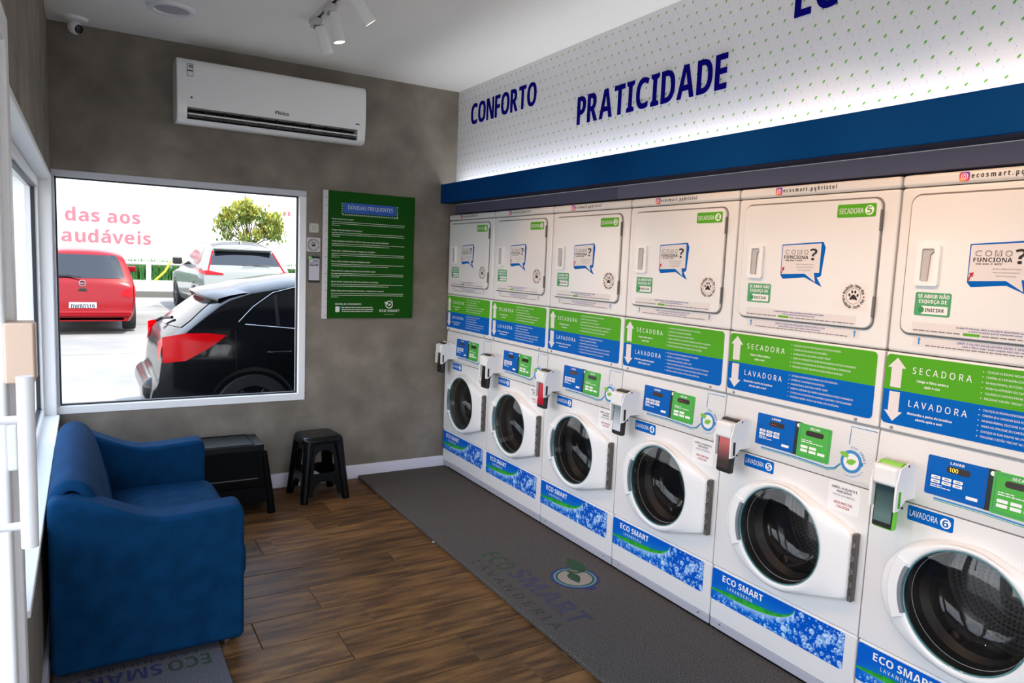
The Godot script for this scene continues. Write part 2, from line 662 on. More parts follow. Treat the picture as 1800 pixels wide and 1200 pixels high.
	mk("leaf_hedge", 34, 92, 34, 0.7)
	mk("bark", 92, 76, 58, 0.9)
	for k in ["leaf_yellow", "leaf_green", "leaf_hedge"]:
		M[k].backlight_enabled = true
		M[k].backlight = Color(0.35, 0.35, 0.1)
	M.wood = []
	for k in 4:
		M.wood.append(wood_image(40 + k))
	M.banner = mk("banner_print", 255, 255, 255, 0.5, 0.0, 0.2)
	M.banner.albedo_texture = banner_image()
	M.wallpaper = mk("wallpaper_print", 255, 255, 255, 0.65)
	M.wallpaper.albedo_texture = wallpaper_image()
	M.wallpaper.texture_repeat = true
	M.drum_back = mk("drum_back", 255, 255, 255, 0.4, 0.5)
	M.drum_back.albedo_texture = drum_image()
	M.dots = mk("dot_print", 255, 255, 255, 0.45)
	M.dots.albedo_texture = dots_image()
	var g := GradientTexture2D.new()
	g.width = 64; g.height = 64
	var gr := Gradient.new()
	gr.set_color(0, Color8(250, 190, 60)); gr.set_color(1, Color8(110, 60, 200))
	gr.add_point(0.45, Color8(225, 48, 96))
	g.gradient = gr
	g.fill_from = Vector2(0.1, 1.0); g.fill_to = Vector2(0.8, 0.0)
	M.app_icon = mk("app_icon_print", 255, 255, 255, 0.5)
	M.app_icon.albedo_texture = g

func wood_image(sd: int) -> StandardMaterial3D:
	var w := 1024
	var h := 192
	var im := Image.create_empty(w, h, false, Image.FORMAT_RGB8)
	var f := FastNoiseLite.new()
	f.seed = sd; f.noise_type = FastNoiseLite.TYPE_SIMPLEX_SMOOTH; f.frequency = 1.0; f.fractal_octaves = 3
	var g := FastNoiseLite.new()
	g.seed = sd + 90; g.noise_type = FastNoiseLite.TYPE_SIMPLEX; g.frequency = 1.0; g.fractal_octaves = 2
	var dark := Color8(58, 41, 28)
	var mid := Color8(114, 82, 49)
	var lite := Color8(148, 110, 68)
	for y in h:
		for x in w:
			var a := f.get_noise_2d(x * 0.0028, y * 0.021) * 0.5 + 0.5
			var b := g.get_noise_2d(x * 0.012, y * 0.3) * 0.5 + 0.5
			var c := g.get_noise_2d(x * 0.03 + 50, y * 0.06) * 0.5 + 0.5
			var t := clampf((a - 0.5) * 1.9 + 0.5, 0.0, 1.0) * 0.62 + b * 0.26 + c * 0.12
			var col := dark.lerp(mid, clampf(t * 2.0, 0.0, 1.0)) if t < 0.5 else mid.lerp(lite, clampf(t * 2.0 - 1.0, 0.0, 1.0))
			im.set_pixel(x, y, col)
	var s := mk("wood_%d" % sd, 255, 255, 255, 0.5, 0.0, 0.35)
	s.albedo_texture = ImageTexture.create_from_image(im)
	return s

func stroke(u: float) -> float:
	# height of the lower edge of the green brush stroke
	return 154.0 * sqrt(maxf(1.0 - pow(u / 681.0, 3.4), 0.0)) if u < 681.0 else -200.0

func banner_image() -> ImageTexture:
	# sky-blue print with a green brush stroke and soap bubbles
	var w := 1024
	var h := 220
	var im := Image.create_empty(w, h, false, Image.FORMAT_RGB8)
	var f := FastNoiseLite.new()
	f.seed = 5; f.frequency = 0.012; f.fractal_octaves = 3
	var deep := Color8(0, 82, 190)
	var foam := Color8(186, 208, 240)
	for y in h:
		for x in w:
			var u := float(x)
			var cy := stroke(u)
			var d := y - cy
			var col := deep.lerp(Color8(20, 120, 210), clampf(0.3 - d / 260.0, 0.0, 0.5) * 0.6)
			var nz := f.get_noise_2d(x, y)
			if cy > -100.0:
				if d > 0.0:
					var k := clampf(1.0 - d / (46.0 + nz * 50.0), 0.0, 1.0) * clampf(u / 240.0, 0.0, 1.0)
					col = Color8(0, 94, 200).lerp(foam, k * 0.9)
				else:
					var wd := 34.0 * sin(clampf((u + 60.0) / 760.0, 0.0, 1.0) * PI) + 3.0
					if d > -wd:
						col = Color8(58, 178, 52).lerp(Color8(24, 122, 60), clampf(-d / wd + nz, 0.0, 1.0) * 0.6)
					elif d > -wd * 3.0:
						col = col.lerp(Color8(40, 150, 190), 0.4 * (1.0 - (-d - wd) / (wd * 2.0)))
			im.set_pixel(x, y, col)
	var rng := RandomNumberGenerator.new()
	rng.seed = 77
	var bb := []
	for k in 560:
		var x := rng.randf_range(10, w)
		var y := rng.randf_range(6, h)
		var cy := stroke(x)
		if x < 690.0 and y < cy + 12.0:
			continue
		bb.append([x, y, pow(rng.randf(), 2.6) * (18.0 if x > 560 else 10.0) + 2.5])
	bb.append([905.0, 84.0, 32.0]); bb.append([1004.0, 70.0, 26.0]); bb.append([760.0, 150.0, 20.0])
	for b in bb:
		var r: float = b[2]
		for y in range(maxi(0, int(b[1] - r)), mini(h, int(b[1] + r) + 1)):
			for x in range(maxi(0, int(b[0] - r)), mini(w, int(b[0] + r) + 1)):
				var q := Vector2(x - b[0], y - b[1]) / r
				var l := q.length()
				if l < 1.0:
					var k := 0.35 + 0.5 * pow(l, 2.0)
					if (q - Vector2(-0.35, -0.35)).length() < 0.3:
						k = 0.95
					im.set_pixel(x, y, im.get_pixel(x, y).lerp(Color8(206, 226, 248), k * (1.0 if l < 0.9 else 0.5)))
	return ImageTexture.create_from_image(im)

func wallpaper_image() -> ImageTexture:
	# one repeat: two leaf-and-drop motifs, and trails of small violet dots between them
	var w := 160
	var h := 300
	var im := Image.create_empty(w, h, false, Image.FORMAT_RGB8)
	var base := Color8(234, 232, 234)
	im.fill(base)
	for q in [Vector2(40, 70), Vector2(120, 220)]:
		for y in range(-30, 31):
			for x in range(-30, 31):
				var p := Vector2(x, y)
				var c := base
				var hit := false
				var d := (p - Vector2(-3, 8)).length()
				if d < 18.0 and (p - Vector2(6, -1)).length() > 17.0:
					c = Color8(196, 222, 204); hit = true
				var k := p.rotated(0.75)
				if pow(k.x / 18.0, 2.0) + pow(k.y / 10.0, 2.0) < 1.0:
					c = Color8(96, 176, 60) if k.y < 0.0 else Color8(168, 208, 96)
					if pow((k.x + 2.0) / 13.0, 2.0) + pow(k.y / 4.0, 2.0) < 1.0:
						c = Color8(62, 136, 60)
					hit = true
				if hit:
					im.set_pixel(posmod(int(q.x) + x, w), posmod(int(q.y) + y, h), c)
		for t in [[-22, 52, 2], [-30, 66, 3], [-12, 44, 2], [38, 44, 3], [50, 62, 5], [44, 86, 3], [-44, 20, 2], [30, 28, 2], [58, -30, 2]]:
			for y in range(-6, 7):
				for x in range(-6, 7):
					if x * x + y * y <= t[2] * t[2]:
						im.set_pixel(posmod(int(q.x) + t[0] + x, w), posmod(int(q.y) + t[1] + y, h), Color8(176, 174, 224))
	return ImageTexture.create_from_image(im)

func drum_image() -> ImageTexture:
	var w := 256
	var im := Image.create_empty(w, w, false, Image.FORMAT_RGB8)
	for y in w:
		for x in w:
			var p := Vector2(x - 128, y - 128) / 128.0
			var c := 0.42 + 0.06 * sin(p.length() * 60.0)
			var rr_ := p.length()
			if rr_ > 0.2 and rr_ < 0.9:
				var ring_ := floorf(rr_ * 14.0)
				var a := p.angle() * ring_ * 1.9
				var dr := fposmod(rr_ * 14.0, 1.0) - 0.5
				var da := (fposmod(a / (PI / 2.0), 1.0) - 0.5)
				if dr * dr + da * da < 0.05:
					c = 0.02
			im.set_pixel(x, y, Color(c, c, c))
	return ImageTexture.create_from_image(im)

func dots_image() -> ImageTexture:
	var im := Image.create_empty(160, 256, false, Image.FORMAT_RGB8)
	im.fill(Color8(222, 222, 222))
	for y in 256:
		for x in 160:
			var ox := 8 if (y / 16) % 2 == 1 else 0
			if Vector2((x + ox) % 16 - 8, y % 16 - 8).length() < 2.6:
				im.set_pixel(x, y, Color8(180, 184, 182))
	return ImageTexture.create_from_image(im)

func room() -> void:
	var mb := MB.new()
	# back wall round its window
	mb.box(Vector3(-2.684, -0.2, -0.2), Vector3(1.05, 0.597, 0))
	mb.box(Vector3(-2.684, 2.007, -0.2), Vector3(1.05, H + 0.2, 0))
	mb.box(Vector3(-1.052, 0.597, -0.2), Vector3(1.05, 2.007, 0))
	struct("wall_back", mb, M.cement, "grey burnt cement wall holding the window, the air conditioner and the green board", "wall")
	mb = MB.new()
	mb.box(Vector3(-2.684, -0.4, -0.215), Vector3(6.0, 0.56, -0.2))
	mb.box(Vector3(-2.684, 2.04, -0.215), Vector3(6.0, H + 0.02, -0.2))
	mb.box(Vector3(-1.02, 0.56, -0.215), Vector3(6.0, 2.04, -0.2))
	part("facade_cladding", mb, mk("facade_dark", 38, 38, 42, 0.7), get_node("wall_back"), "dark outer face")
	# left wall round window, door and second window
	mb = MB.new()
	mb.box(Vector3(-2.684, 1.955, 0), Vector3(XL, H + 0.2, 2.66))
	mb.box(Vector3(-2.684, 2.12, 2.66), Vector3(XL, H + 0.2, 3.8))
	mb.box(Vector3(-2.684, 1.955, 3.8), Vector3(XL, H + 0.2, 7.2))
	mb.box(Vector3(-2.684, -0.2, 0), Vector3(XL, 0.597, 2.66))
	mb.box(Vector3(-2.684, -0.2, 3.8), Vector3(XL, 0.597, 7.2))
	mb.box(Vector3(-2.684, 0.597, 3.8), Vector3(XL, 1.955, 3.95))
	mb.box(Vector3(-2.684, 0.597, 6.6), Vector3(XL, 1.955, 7.2))
	struct("wall_left", mb, M.cement, "grey cement wall with glazing beside the sofa", "wall")
	mb = MB.new()
	mb.box(Vector3(-2.484, -0.2, 7.0), Vector3(1.05, 0.12, 7.2))
	mb.box(Vector3(-2.484, 2.45, 7.0), Vector3(1.05, H + 0.2, 7.2))
	mb.box(Vector3(-2.484, 0.12, 7.0), Vector3(-2.3, 2.45, 7.2))
	mb.box(Vector3(0.0, 0.12, 7.0), Vector3(1.05, 2.45, 7.2))
	struct("wall_front", mb, M.cement, "plain cement wall behind the viewer", "wall")
	# right wall: above the machines and beyond them
	mk("lintel_violet", 96, 94, 118, 0.6)
	mb = MB.new()
	mb.box(Vector3(XW, 1.935, 0), Vector3(XW + 0.15, H + 0.2, 4.2))
	mb.box(Vector3(XW, -0.2, 4.2), Vector3(XW + 0.15, H + 0.2, 7.0))
	mb.box(Vector3(0.9, -0.2, -0.0), Vector3(1.05, 2.2, 7.0))
	mb.box(Vector3(XW + 0.15, 2.0, 0), Vector3(0.9, 2.2, 4.2))
	var wr := struct("wall_right", mb, M.lintel_violet, "violet-grey wall over the row of stacked machines", "wall")
	mb = MB.new()
	var u1 := 5.6 / 0.0572
	var v1 := (H - 2.0) / 0.108
	mb.quv(Vector3(XW - 0.003, 2.0, 0.001), Vector3(XW - 0.003, 2.0, 5.6), Vector3(XW - 0.003, H - 0.001, 5.6), Vector3(XW - 0.003, H - 0.001, 0.001), Vector2(0, 0), Vector2(u1, v1))
	part("wallpaper", mb, M.wallpaper, wr, "white wallpaper with rows of small green leaf drops")
	mb = MB.new()
	mb.box(Vector3(XW - 0.004, 1.936, 1.9), Vector3(XW - 0.001, 2.0, 4.2))
	part("cover_panel", mb, mk("panel_violet", 120, 116, 136, 0.55), wr, "paler strip of wall under the blue shelf")
	mb = MB.new()
	mb.box(Vector3(-2.684, H, -0.2), Vector3(1.05, H + 0.2, 7.2))
	mb.box(Vector3(-3.2, H + 0.02, -1.0), Vector3(6.0, H + 0.2, -0.2))
	struct("ceiling", mb, M.ceiling_white, "matt white plaster ceiling", "ceiling")
	mb = MB.new()
	mb.box(Vector3(-2.684, -0.2, -0.2), Vector3(1.05, -0.012, 7.2))
	var fl := struct("floor", mb, M.asphalt_dark, "floor of dark brown wood planks", "floor")
	planks(fl)
	# skirtings
	mb = MB.new()
	var sk := PackedVector2Array([Vector2(0, 0), Vector2(0.014, 0), Vector2(0.014, 0.086), Vector2(0.008, 0.096), Vector2(0, 0.096)])
	mb.m = Transform3D(Basis(Vector3(0, 0, 1), Vector3(0, 1, 0), Vector3(-1, 0, 0)), Vector3.ZERO)
	mb.prism(sk, -XW, 2.484)
	struct("baseboard_back", mb, M.baseboard, "white skirting board along the back wall", "skirting")
	mb = MB.new()
	mb.box(Vector3(XL, 0, 0.016), Vector3(XL + 0.014, 0.096, 2.66))
	struct("baseboard_left", mb, M.baseboard, "white skirting board behind the sofa", "skirting")
	windows()
	door()

func planks(fl: Node) -> void:
	var rng := RandomNumberGenerator.new()
	rng.seed = 9
	var tones := [0.8, 0.87, 0.93, 1.0]
	var mats := []
	for k in 4:
		for t in tones:
			var s: StandardMaterial3D = M.wood[k].duplicate()
			s.albedo_color = Color(t, t * 0.985, t * 0.96)
			s.resource_name = "plank_wood"
			mats.append(s)
	var row := 0
	var z := 1.575 - 0.2345 * 7.0
	# end joints read off the floor: start of a joint in each row
	var joint := {7: -1.443, 8: -1.747, 9: -1.443, 10: -1.0, 6: -0.95, 5: -1.72, 4: -1.55, 3: -1.2, 11: -1.9}
	while z < 7.0:
		var x: float = joint.get(row, -2.0 + rng.randf() * 1.0)
		while x > XL:
			x -= 1.22
		while x < -0.4:
			var a := maxf(x, XL)
			var b := minf(x + 1.22, -0.35)
			if b - a > 0.01:
				var mb := MB.new()
				var z0 := maxf(z, 0.0) + 0.0008
				var z1 := minf(z + 0.2345, 7.0) - 0.0008
				if z1 > z0:
					var y := 0.0 - rng.randf() * 0.0006
					var bv := 0.0022
					var P := [Vector3(a + 0.0008, y, z0), Vector3(b - 0.0008, y, z0), Vector3(b - 0.0008, y, z1), Vector3(a + 0.0008, y, z1)]
					var T := [P[0] + Vector3(bv, 0, bv), P[1] + Vector3(-bv, 0, bv), P[2] + Vector3(-bv, 0, -bv), P[3] + Vector3(bv, 0, -bv)]
					var uo := rng.randf() * 3.0
					var un := (b - a) / 1.22
					mb.quv(T[3], T[2], T[1], T[0], Vector2(uo, 0.02), Vector2(uo + un, 0.98))
					for i in 4:
						var j := (i + 1) % 4
						var A: Vector3 = P[i] + Vector3(0, -bv, 0)
						var B: Vector3 = P[j] + Vector3(0, -bv, 0)
						mb.quv(B, A, T[i], T[j], Vector2(uo, 0.02), Vector2(uo + un * 0.5, 0.05))
						mb.quad(B + Vector3(0, -0.009, 0), A + Vector3(0, -0.009, 0), A, B)
					part("plank", mb, mats[rng.randi() % mats.size()], fl)
			x += 1.22
		z += 0.2345
		row += 1

func windows() -> void:
	# window in the back wall
	var w := thing("window_1", "wide white framed window in the back wall looking onto the car park", "window", Vector3(-1.77, 0.597, 0))
	w.set_meta("kind", "structure")
	var T := Transform3D(Basis(), -w.position)
	var mb := MB.new(); mb.m = T
	mb.rbox(Vector3(-2.5, 0.597, -0.1), Vector3(-1.052, 0.643, 0.006), 0.004)
	part("bottom_rail", mb, M.frame_white, w)
	mb = MB.new(); mb.m = T
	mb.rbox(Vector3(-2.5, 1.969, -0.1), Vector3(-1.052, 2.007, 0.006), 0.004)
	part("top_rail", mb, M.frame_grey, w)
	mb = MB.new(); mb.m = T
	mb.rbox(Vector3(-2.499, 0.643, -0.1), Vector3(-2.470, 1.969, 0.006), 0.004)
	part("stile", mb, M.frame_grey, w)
	mb = MB.new(); mb.m = T
	mb.rbox(Vector3(-1.098, 0.643, -0.1), Vector3(-1.052, 1.969, 0.006), 0.004)
	part("stile", mb, M.frame_white, w)
	mb = MB.new(); mb.m = T
	for q in [[-2.47, 0.643, -1.098, 0.652], [-2.47, 1.961, -1.098, 1.969], [-2.47, 0.643, -2.461, 1.969], [-1.106, 0.643, -1.098, 1.969]]:
		mb.box(Vector3(q[0], q[1], -0.056), Vector3(q[2], q[3], -0.03))
	part("gasket", mb, M.gasket, w)
	mb = MB.new(); mb.m = T
	mb.quad(Vector3(-2.468, 0.645, -0.045), Vector3(-1.1, 0.645, -0.045), Vector3(-1.1, 1.967, -0.045), Vector3(-2.468, 1.967, -0.045))
	part("pane", mb, M.glass_back, w)
	# shop window behind the viewer
	w = thing("window_4", "tall shop window behind the viewer", "window", Vector3(-1.15, 0.12, 7.0))
	w.set_meta("kind", "structure")
	T = Transform3D(Basis(), -w.position)
	for q in [[-2.3, 0.12, -2.24, 2.45], [-0.06, 0.12, 0.0, 2.45], [-1.18, 0.12, -1.12, 2.45]]:
		mb = MB.new(); mb.m = T
		mb.rbox(Vector3(q[0], q[1], 7.06), Vector3(q[2], q[3], 7.14), 0.004)
		part("stile", mb, M.frame_white, w)
	for q in [[-2.24, 0.12, -0.06, 0.18], [-2.24, 2.39, -0.06, 2.45]]:
		mb = MB.new(); mb.m = T
		mb.rbox(Vector3(q[0], q[1], 7.065), Vector3(q[2], q[3], 7.135), 0.004)
		part("rail", mb, M.frame_white, w)
	for q in [[-2.24, -1.18], [-1.12, -0.06]]:
		mb = MB.new(); mb.m = T
		mb.quad(Vector3(q[0], 0.18, 7.1), Vector3(q[1], 0.18, 7.1), Vector3(q[1], 2.39, 7.1), Vector3(q[0], 2.39, 7.1))
		part("pane", mb, M.glass, w)
	# corner post between the two windows
	mb = MB.new()
	mb.rbox(Vector3(-2.684, 0.597, -0.2), Vector3(-2.484, 2.007, 0.055), 0.006)
	struct("trim_1", mb, M.frame_white, "white post in the corner between the two windows", "post")
	# windows in the left wall
	for q in [[0.055, 2.66, "window_2", "long white framed window behind the sofa"], [3.95, 6.6, "window_3", "white framed window beyond the glass door"]]:
		var z0: float = q[0]
		var z1: float = q[1]
		w = thing(q[2], q[3], "window", Vector3(XL - 0.09, 0.597, (z0 + z1) / 2.0))
		w.set_meta("kind", "structure")
		T = Transform3D(Basis(), -w.position)
		mb = MB.new(); mb.m = T
		mb.rbox(Vector3(-2.684, 0.585, z0), Vector3(XL + 0.012, 0.607, z1), 0.004)
		part("sill", mb, M.frame_white, w)
		mb = MB.new(); mb.m = T
		mb.rbox(Vector3(-2.684, 1.945, z0), Vector3(XL + 0.004, 1.967, z1), 0.004)
		part("head_lining", mb, M.frame_white, w)
		mb = MB.new(); mb.m = T
		mb.rbox(Vector3(-2.61, 0.607, z0), Vector3(-2.545, 0.65, z1), 0.004)
		part("bottom_rail", mb, M.frame_white, w)
		mb = MB.new(); mb.m = T
		mb.rbox(Vector3(-2.61, 1.90, z0), Vector3(-2.545, 1.945, z1), 0.004)
		part("top_rail", mb, M.frame_white, w)
		for zz in [z0, z1 - 0.045]:
			mb = MB.new(); mb.m = T
			mb.rbox(Vector3(-2.61, 0.65, zz), Vector3(-2.545, 1.90, zz + 0.045), 0.004)
			part("stile", mb, M.frame_white, w)
		mb = MB.new(); mb.m = T
		for g in [[0.65, 0.662, z0, z1], [1.888, 1.9, z0, z1], [0.65, 1.9, z0 + 0.045, z0 + 0.056], [0.65, 1.9, z1 - 0.056, z1 - 0.045]]:
			mb.box(Vector3(-2.578, g[0], g[2]), Vector3(-2.560, g[1], g[3]))
		part("gasket", mb, M.gasket, w)
		mb = MB.new(); mb.m = T
		mb.quad(Vector3(-2.57, 0.652, z1 - 0.045), Vector3(-2.57, 0.652, z0 + 0.045), Vector3(-2.57, 1.898, z0 + 0.045), Vector3(-2.57, 1.898, z1 - 0.045))
		part("pane", mb, M.glass, w)

func door() -> void:
	var mb := MB.new()
	mb.rbox(Vector3(-2.62, 0, 2.66), Vector3(XL + 0.004, 2.12, 2.73), 0.006)
	mb.rbox(Vector3(-2.62, 0, 3.73), Vector3(XL + 0.004, 2.12, 3.8), 0.006)
	mb.rbox(Vector3(-2.62, 2.05, 2.73), Vector3(XL + 0.004, 2.12, 3.73), 0.006)
	struct("trim_2", mb, M.frame_white, "white door casing beside the long window", "door frame")
	var d := thing("door_1", "white framed glass door with a long white pull handle", "door", Vector3(-2.515, 0, 3.23))
	d.set_meta("kind", "structure")
	var T := Transform3D(Basis(), -d.position)
	for z in [2.736, 3.654]:
		mb = MB.new(); mb.m = T
		mb.rbox(Vector3(-2.54, 0.012, z), Vector3(-2.495, 2.04, z + 0.07), 0.01, 2)
		part("stile", mb, M.frame_white, d)
	for y in [[0.012, 0.1], [1.97, 2.04]]:
		mb = MB.new(); mb.m = T
		mb.rbox(Vector3(-2.538, y[0], 2.806), Vector3(-2.497, y[1], 3.654), 0.006)
		part("rail", mb, M.frame_white, d)
	mb = MB.new(); mb.m = T
	mb.quad(Vector3(-2.518, 0.1, 3.654), Vector3(-2.518, 0.1, 2.806), Vector3(-2.518, 1.97, 2.806), Vector3(-2.518, 1.97, 3.654))
	part("pane", mb, M.glass, d)
	mb = MB.new(); mb.m = T
	mb.tube([Vector3(-2.447, 0.905, 2.995), Vector3(-2.447, 1.29, 2.995)], 0.017, 20)
	var hd := part("pull_handle", mb, M.white_plastic, d, "white tubular pull handle")
	for y in [0.955, 1.195]:
		mb = MB.new(); mb.m = T
		mb.tube([Vector3(-2.517, y, 2.995), Vector3(-2.447, y, 2.995)], 0.009, 12)
		mb.tube([Vector3(-2.517, y, 2.995), Vector3(-2.505, y, 2.995)], 0.016, 14)
		part("standoff", mb, M.white_plastic, hd)
	mb = MB.new(); mb.m = T
	mb.rbox(Vector3(-2.498, 1.03, 2.775), Vector3(-2.476, 1.145, 2.808), 0.0065, 3)
	part("escutcheon", mb, M.white_plastic, d)
	mb = MB.new(); mb.m = T
	mb.rbox(Vector3(-2.498, 1.245, 2.735), Vector3(-2.438, 1.39, 2.815), 0.005, 2)
	var lk := part("lock_box", mb, M.lock_beige, d, "beige electric lock case")
	mb = MB.new(); mb.m = T
	mb.rbox(Vector3(-2.4385, 1.25, 2.738), Vector3(-2.436, 1.385, 2.752), 0.001)
	part("cover_lip", mb, M.white_plastic, lk)
	mb = MB.new(); mb.m = T * Transform3D(Basis(Vector3.RIGHT, -PI / 2), Vector3(-2.455, 1.31, 2.734))
	mb.lathe([Vector2(0, 0), Vector2(0.006, 0), Vector2(0.006, 0.006), Vector2(0, 0.006)], 12)
	part("screw", mb, M.steel, lk)

# ------------------------------------------------------------------ machines
# measured on the machine front: u to the right, v up from the machine base, w out of the front
func MV(y := 0.0) -> MB:
	var b := MB.new()
	b.m = Transform3D(Basis(), Vector3(-W / 2.0, -y, 0))
	return b

func dryer_proto() -> Node3D:
	var Y := 1.024
	var t := Node3D.new()
	t.name = "dryer"
	var b := MV(Y)
	b.rbox(Vector3(0.003, 1.297, -0.68), Vector3(0.683, 1.836, 0), 0.01, 2)
	part("body", b, M.enamel, t)
	b = MV(Y)
	b.rbox(Vector3(0.0025, 1.839, -0.68), Vector3(0.6835, 1.878, 0.003), 0.012, 3)
	part("top_cap", b, M.enamel, t)
	b = MV(Y)
	b.prism(rr(0.182, 1.845, 0.213, 1.873, 0.007), 0.003, 0.0038)
	var ic := part("app_icon", b, M.app_icon, t)
	for i in 1:
		var vs := b.v
		for k in vs.size():
			b.uv[k] = Vector2((vs[k].x + W / 2.0 - 0.182) / 0.031, 1.0 - (vs[k].y + Y - 1.845) / 0.028)
		ic.mesh = b.mesh()
	b = MV(Y)
	b.ring(rr(0.188, 1.850, 0.207, 1.868, 0.005), rr(0.190, 1.852, 0.205, 1.866, 0.004), 0.0036, 0.0042)
	b.ring(ell(0.1975, 1.859, 0.0048, 0.0048, 16), ell(0.1975, 1.859, 0.0030, 0.0030, 16), 0.0036, 0.0042)
	part("icon_outline", b, M.print_white, ic)
	b = MV(Y)
	b.line("e c o s m a r t . p q b r i s t o l", 0.218, 1.853, 0.0145, 0.0042, true, 0.0, 0.84)
	part("lettering", b, M.print_black, t)
	# service panel below the door, with the instructions
	b = MV(Y)
	b.rbox(Vector3(0.003, 1.028, -0.6), Vector3(0.683, 1.294, -0.001), 0.006, 2)
	part("service_panel", b, M.enamel, t)
	for u in [0.045, 0.6]:
		b = MV(Y)
		b.lathe([Vector2(0, 0), Vector2(0.006, 0), Vector2(0.005, 0.003), Vector2(0, 0.0035)], 12, Transform3D(Basis(Vector3.RIGHT, PI / 2), Vector3(u, 1.04, -0.001)))
		part("screw", b, M.steel, t)
	var gz := -0.0008
	b = MV(Y)
	b.prism(rr4(0.006, 1.168, 0.659, 1.287, [0.0, 0.016, 0.016, 0.0]), gz, gz + 0.0012)
	var gp := part("green_sign", b, M.green, t, "green half of the instruction sign")
	b = MV(Y)
	b.prism(rr4(0.006, 1.052, 0.659, 1.168, [0.016, 0.0, 0.0, 0.016]), gz, gz + 0.0012)
	var bp := part("blue_sign", b, M.blue, t, "blue half of the instruction sign")
	var z := gz + 0.0016
	for g in [[gp, 1.177, 1.0], [bp, 1.062, -1.0]]:
		b = MV(Y)
		var y0: float = g[1]
		var ar := PackedVector2Array([Vector2(-0.018, 0), Vector2(0.018, 0), Vector2(0.018, 0.066), Vector2(0.031, 0.066), Vector2(0, 0.1), Vector2(-0.031, 0.066), Vector2(-0.018, 0.066)])
		for i in ar.size():
			ar[i] = Vector2(0.045 + ar[i].x, y0 + (ar[i].y if g[2] > 0 else 0.1 - ar[i].y))
		b.prism(ar, z - 0.0004, z)
		part("arrow", b, mk("arrow_grey", 226, 220, 220, 0.6), g[0])
	b = MV(Y)
	b.line("S E C A D O R A", 0.098, 1.231, 0.0215, z, false, 0.0, 0.92)
	b.line("Limpe o filtro antes e", 0.165, 1.205, 0.0078, z, true, 0.5, 0.9)
	b.line("após o uso", 0.165, 1.189, 0.0078, z, true, 0.5, 0.9)
	var tx := ["COLOQUE AS ROUPAS MOLHADAS NO CESTO DA SECADORA", "CONFIRA SE A SECADORA ESTÁ DISPONÍVEL", "NA MAQUININHA, SELECIONE A OPÇÃO \"SECAR\"", "INSIRA OU APROXIME SEU CARTÃO NA MAQUININHA E EFETUE O PAGAMENTO", "COLOQUE AS SUAS ROUPAS NA SECADORA E SELECIONE A TEMPERATURA", "PRESSIONE O BOTÃO \"INICIAR\" NO PAINEL VERDE DA MÁQUINA"]
	for i in 6:
		b.line(tx[i], 0.322, 1.2665 - i * 0.0163, 0.0066, z, false, 0.0, 0.8, 12.0)
		b.flat(ell(0.312, 1.2698 - i * 0.0163, 0.0016, 0.0016, 6), z)
	part("lettering", b, M.print_white, gp)
	b = MV(Y)
	b.line("L A V A D O R A", 0.095, 1.121, 0.0215, z, false, 0.0, 0.92)
	b.line("Mantenha a porta da lavadora", 0.165, 1.094, 0.0078, z, true, 0.5, 0.9)
	b.line("aberta após o uso!", 0.165, 1.078, 0.0078, z, true, 0.5, 0.9)
	tx = ["COLOQUE AS ROUPAS DESDOBRADAS NO CESTO MEDIDOR", "CONFIRA SE A LAVADORA ESTÁ DISPONÍVEL", "NA MAQUININHA, SELECIONE A OPÇÃO \"LAVAR\"", "INSIRA OU APROXIME SEU CARTÃO NA MAQUININHA E EFETUE O PAGAMENTO", "COLOQUE AS SUAS ROUPAS NA LAVADORA E SELECIONE O TIPO DE LAVAGEM", "PRESSIONE O BOTÃO \"INICIAR\" NO PAINEL AZUL DA MÁQUINA"]
	for i in 6:
		b.line(tx[i], 0.322, 1.150 - i * 0.0163, 0.0066, z, false, 0.0, 0.8, 12.0)
		b.flat(ell(0.312, 1.1533 - i * 0.0163, 0.0016, 0.0016, 6), z)
	part("lettering", b, M.print_white, bp)
	# strip under the door
	b = MV(Y)
	b.prism(rr(0.088, 1.322, 0.585, 1.355, 0.002, 1), 0.0, 0.0005)
	var s2 := part("notice_strip", b, M.strip_white, t, "pale sticker about cleaning the filter")
	b = MV(Y)
	b.line("LIMPE O FILTRO DA SECADORA ANTES E APÓS O USO", 0.336, 1.3435, 0.0064, 0.0008, true, 0.5, 1.0)
	b.line("com o filtro sujo, suas roupas não irão secar!", 0.336, 1.3345, 0.0062, 0.0008, true, 0.5, 1.0)
	part("lettering", b, M.print_navy, s2)
	b = MV(Y)
	bars(b, 0.13, 0.54, 1.3265, 0.0034, 0.0008, 3)
	part("small_print", b, M.print_grey, s2)
	for u in [0.108, 0.566]:
		b = MV(Y)
		b.flat(PackedVector2Array([Vector2(u - 0.0025, 1.329), Vector2(u + 0.0025, 1.329), Vector2(u + 0.0025, 1.345), Vector2(u + 0.006, 1.345), Vector2(u, 1.353), Vector2(u - 0.006, 1.345), Vector2(u - 0.0025, 1.345)]), 0.0009)
		part("arrow", b, M.ring_blue, s2)
	# door
	b = MV(Y)
	b.prism(rr(0.040, 1.357, 0.634, 1.815, 0.034, 6), -0.002, 0.002)
	part("door_seal", b, M.gap_grey, t)
	b = MV(Y)
	b.prism(rr(0.046, 1.363, 0.628, 1.809, 0.03, 6), 0.0, 0.012, 0.004, 2)
	var d := part("door", b, M.enamel, t)
	var q := 0.0122
	b = MV(Y)
	b.ring(rr(0.084, 1.520, 0.158, 1.650, 0.008), rr(0.101, 1.534, 0.141, 1.638, 0.006), q - 0.001, q + 0.011)
	part("handle", b, M.white_plastic, d, "recessed white pull of the dryer door")
	b = MV(Y)
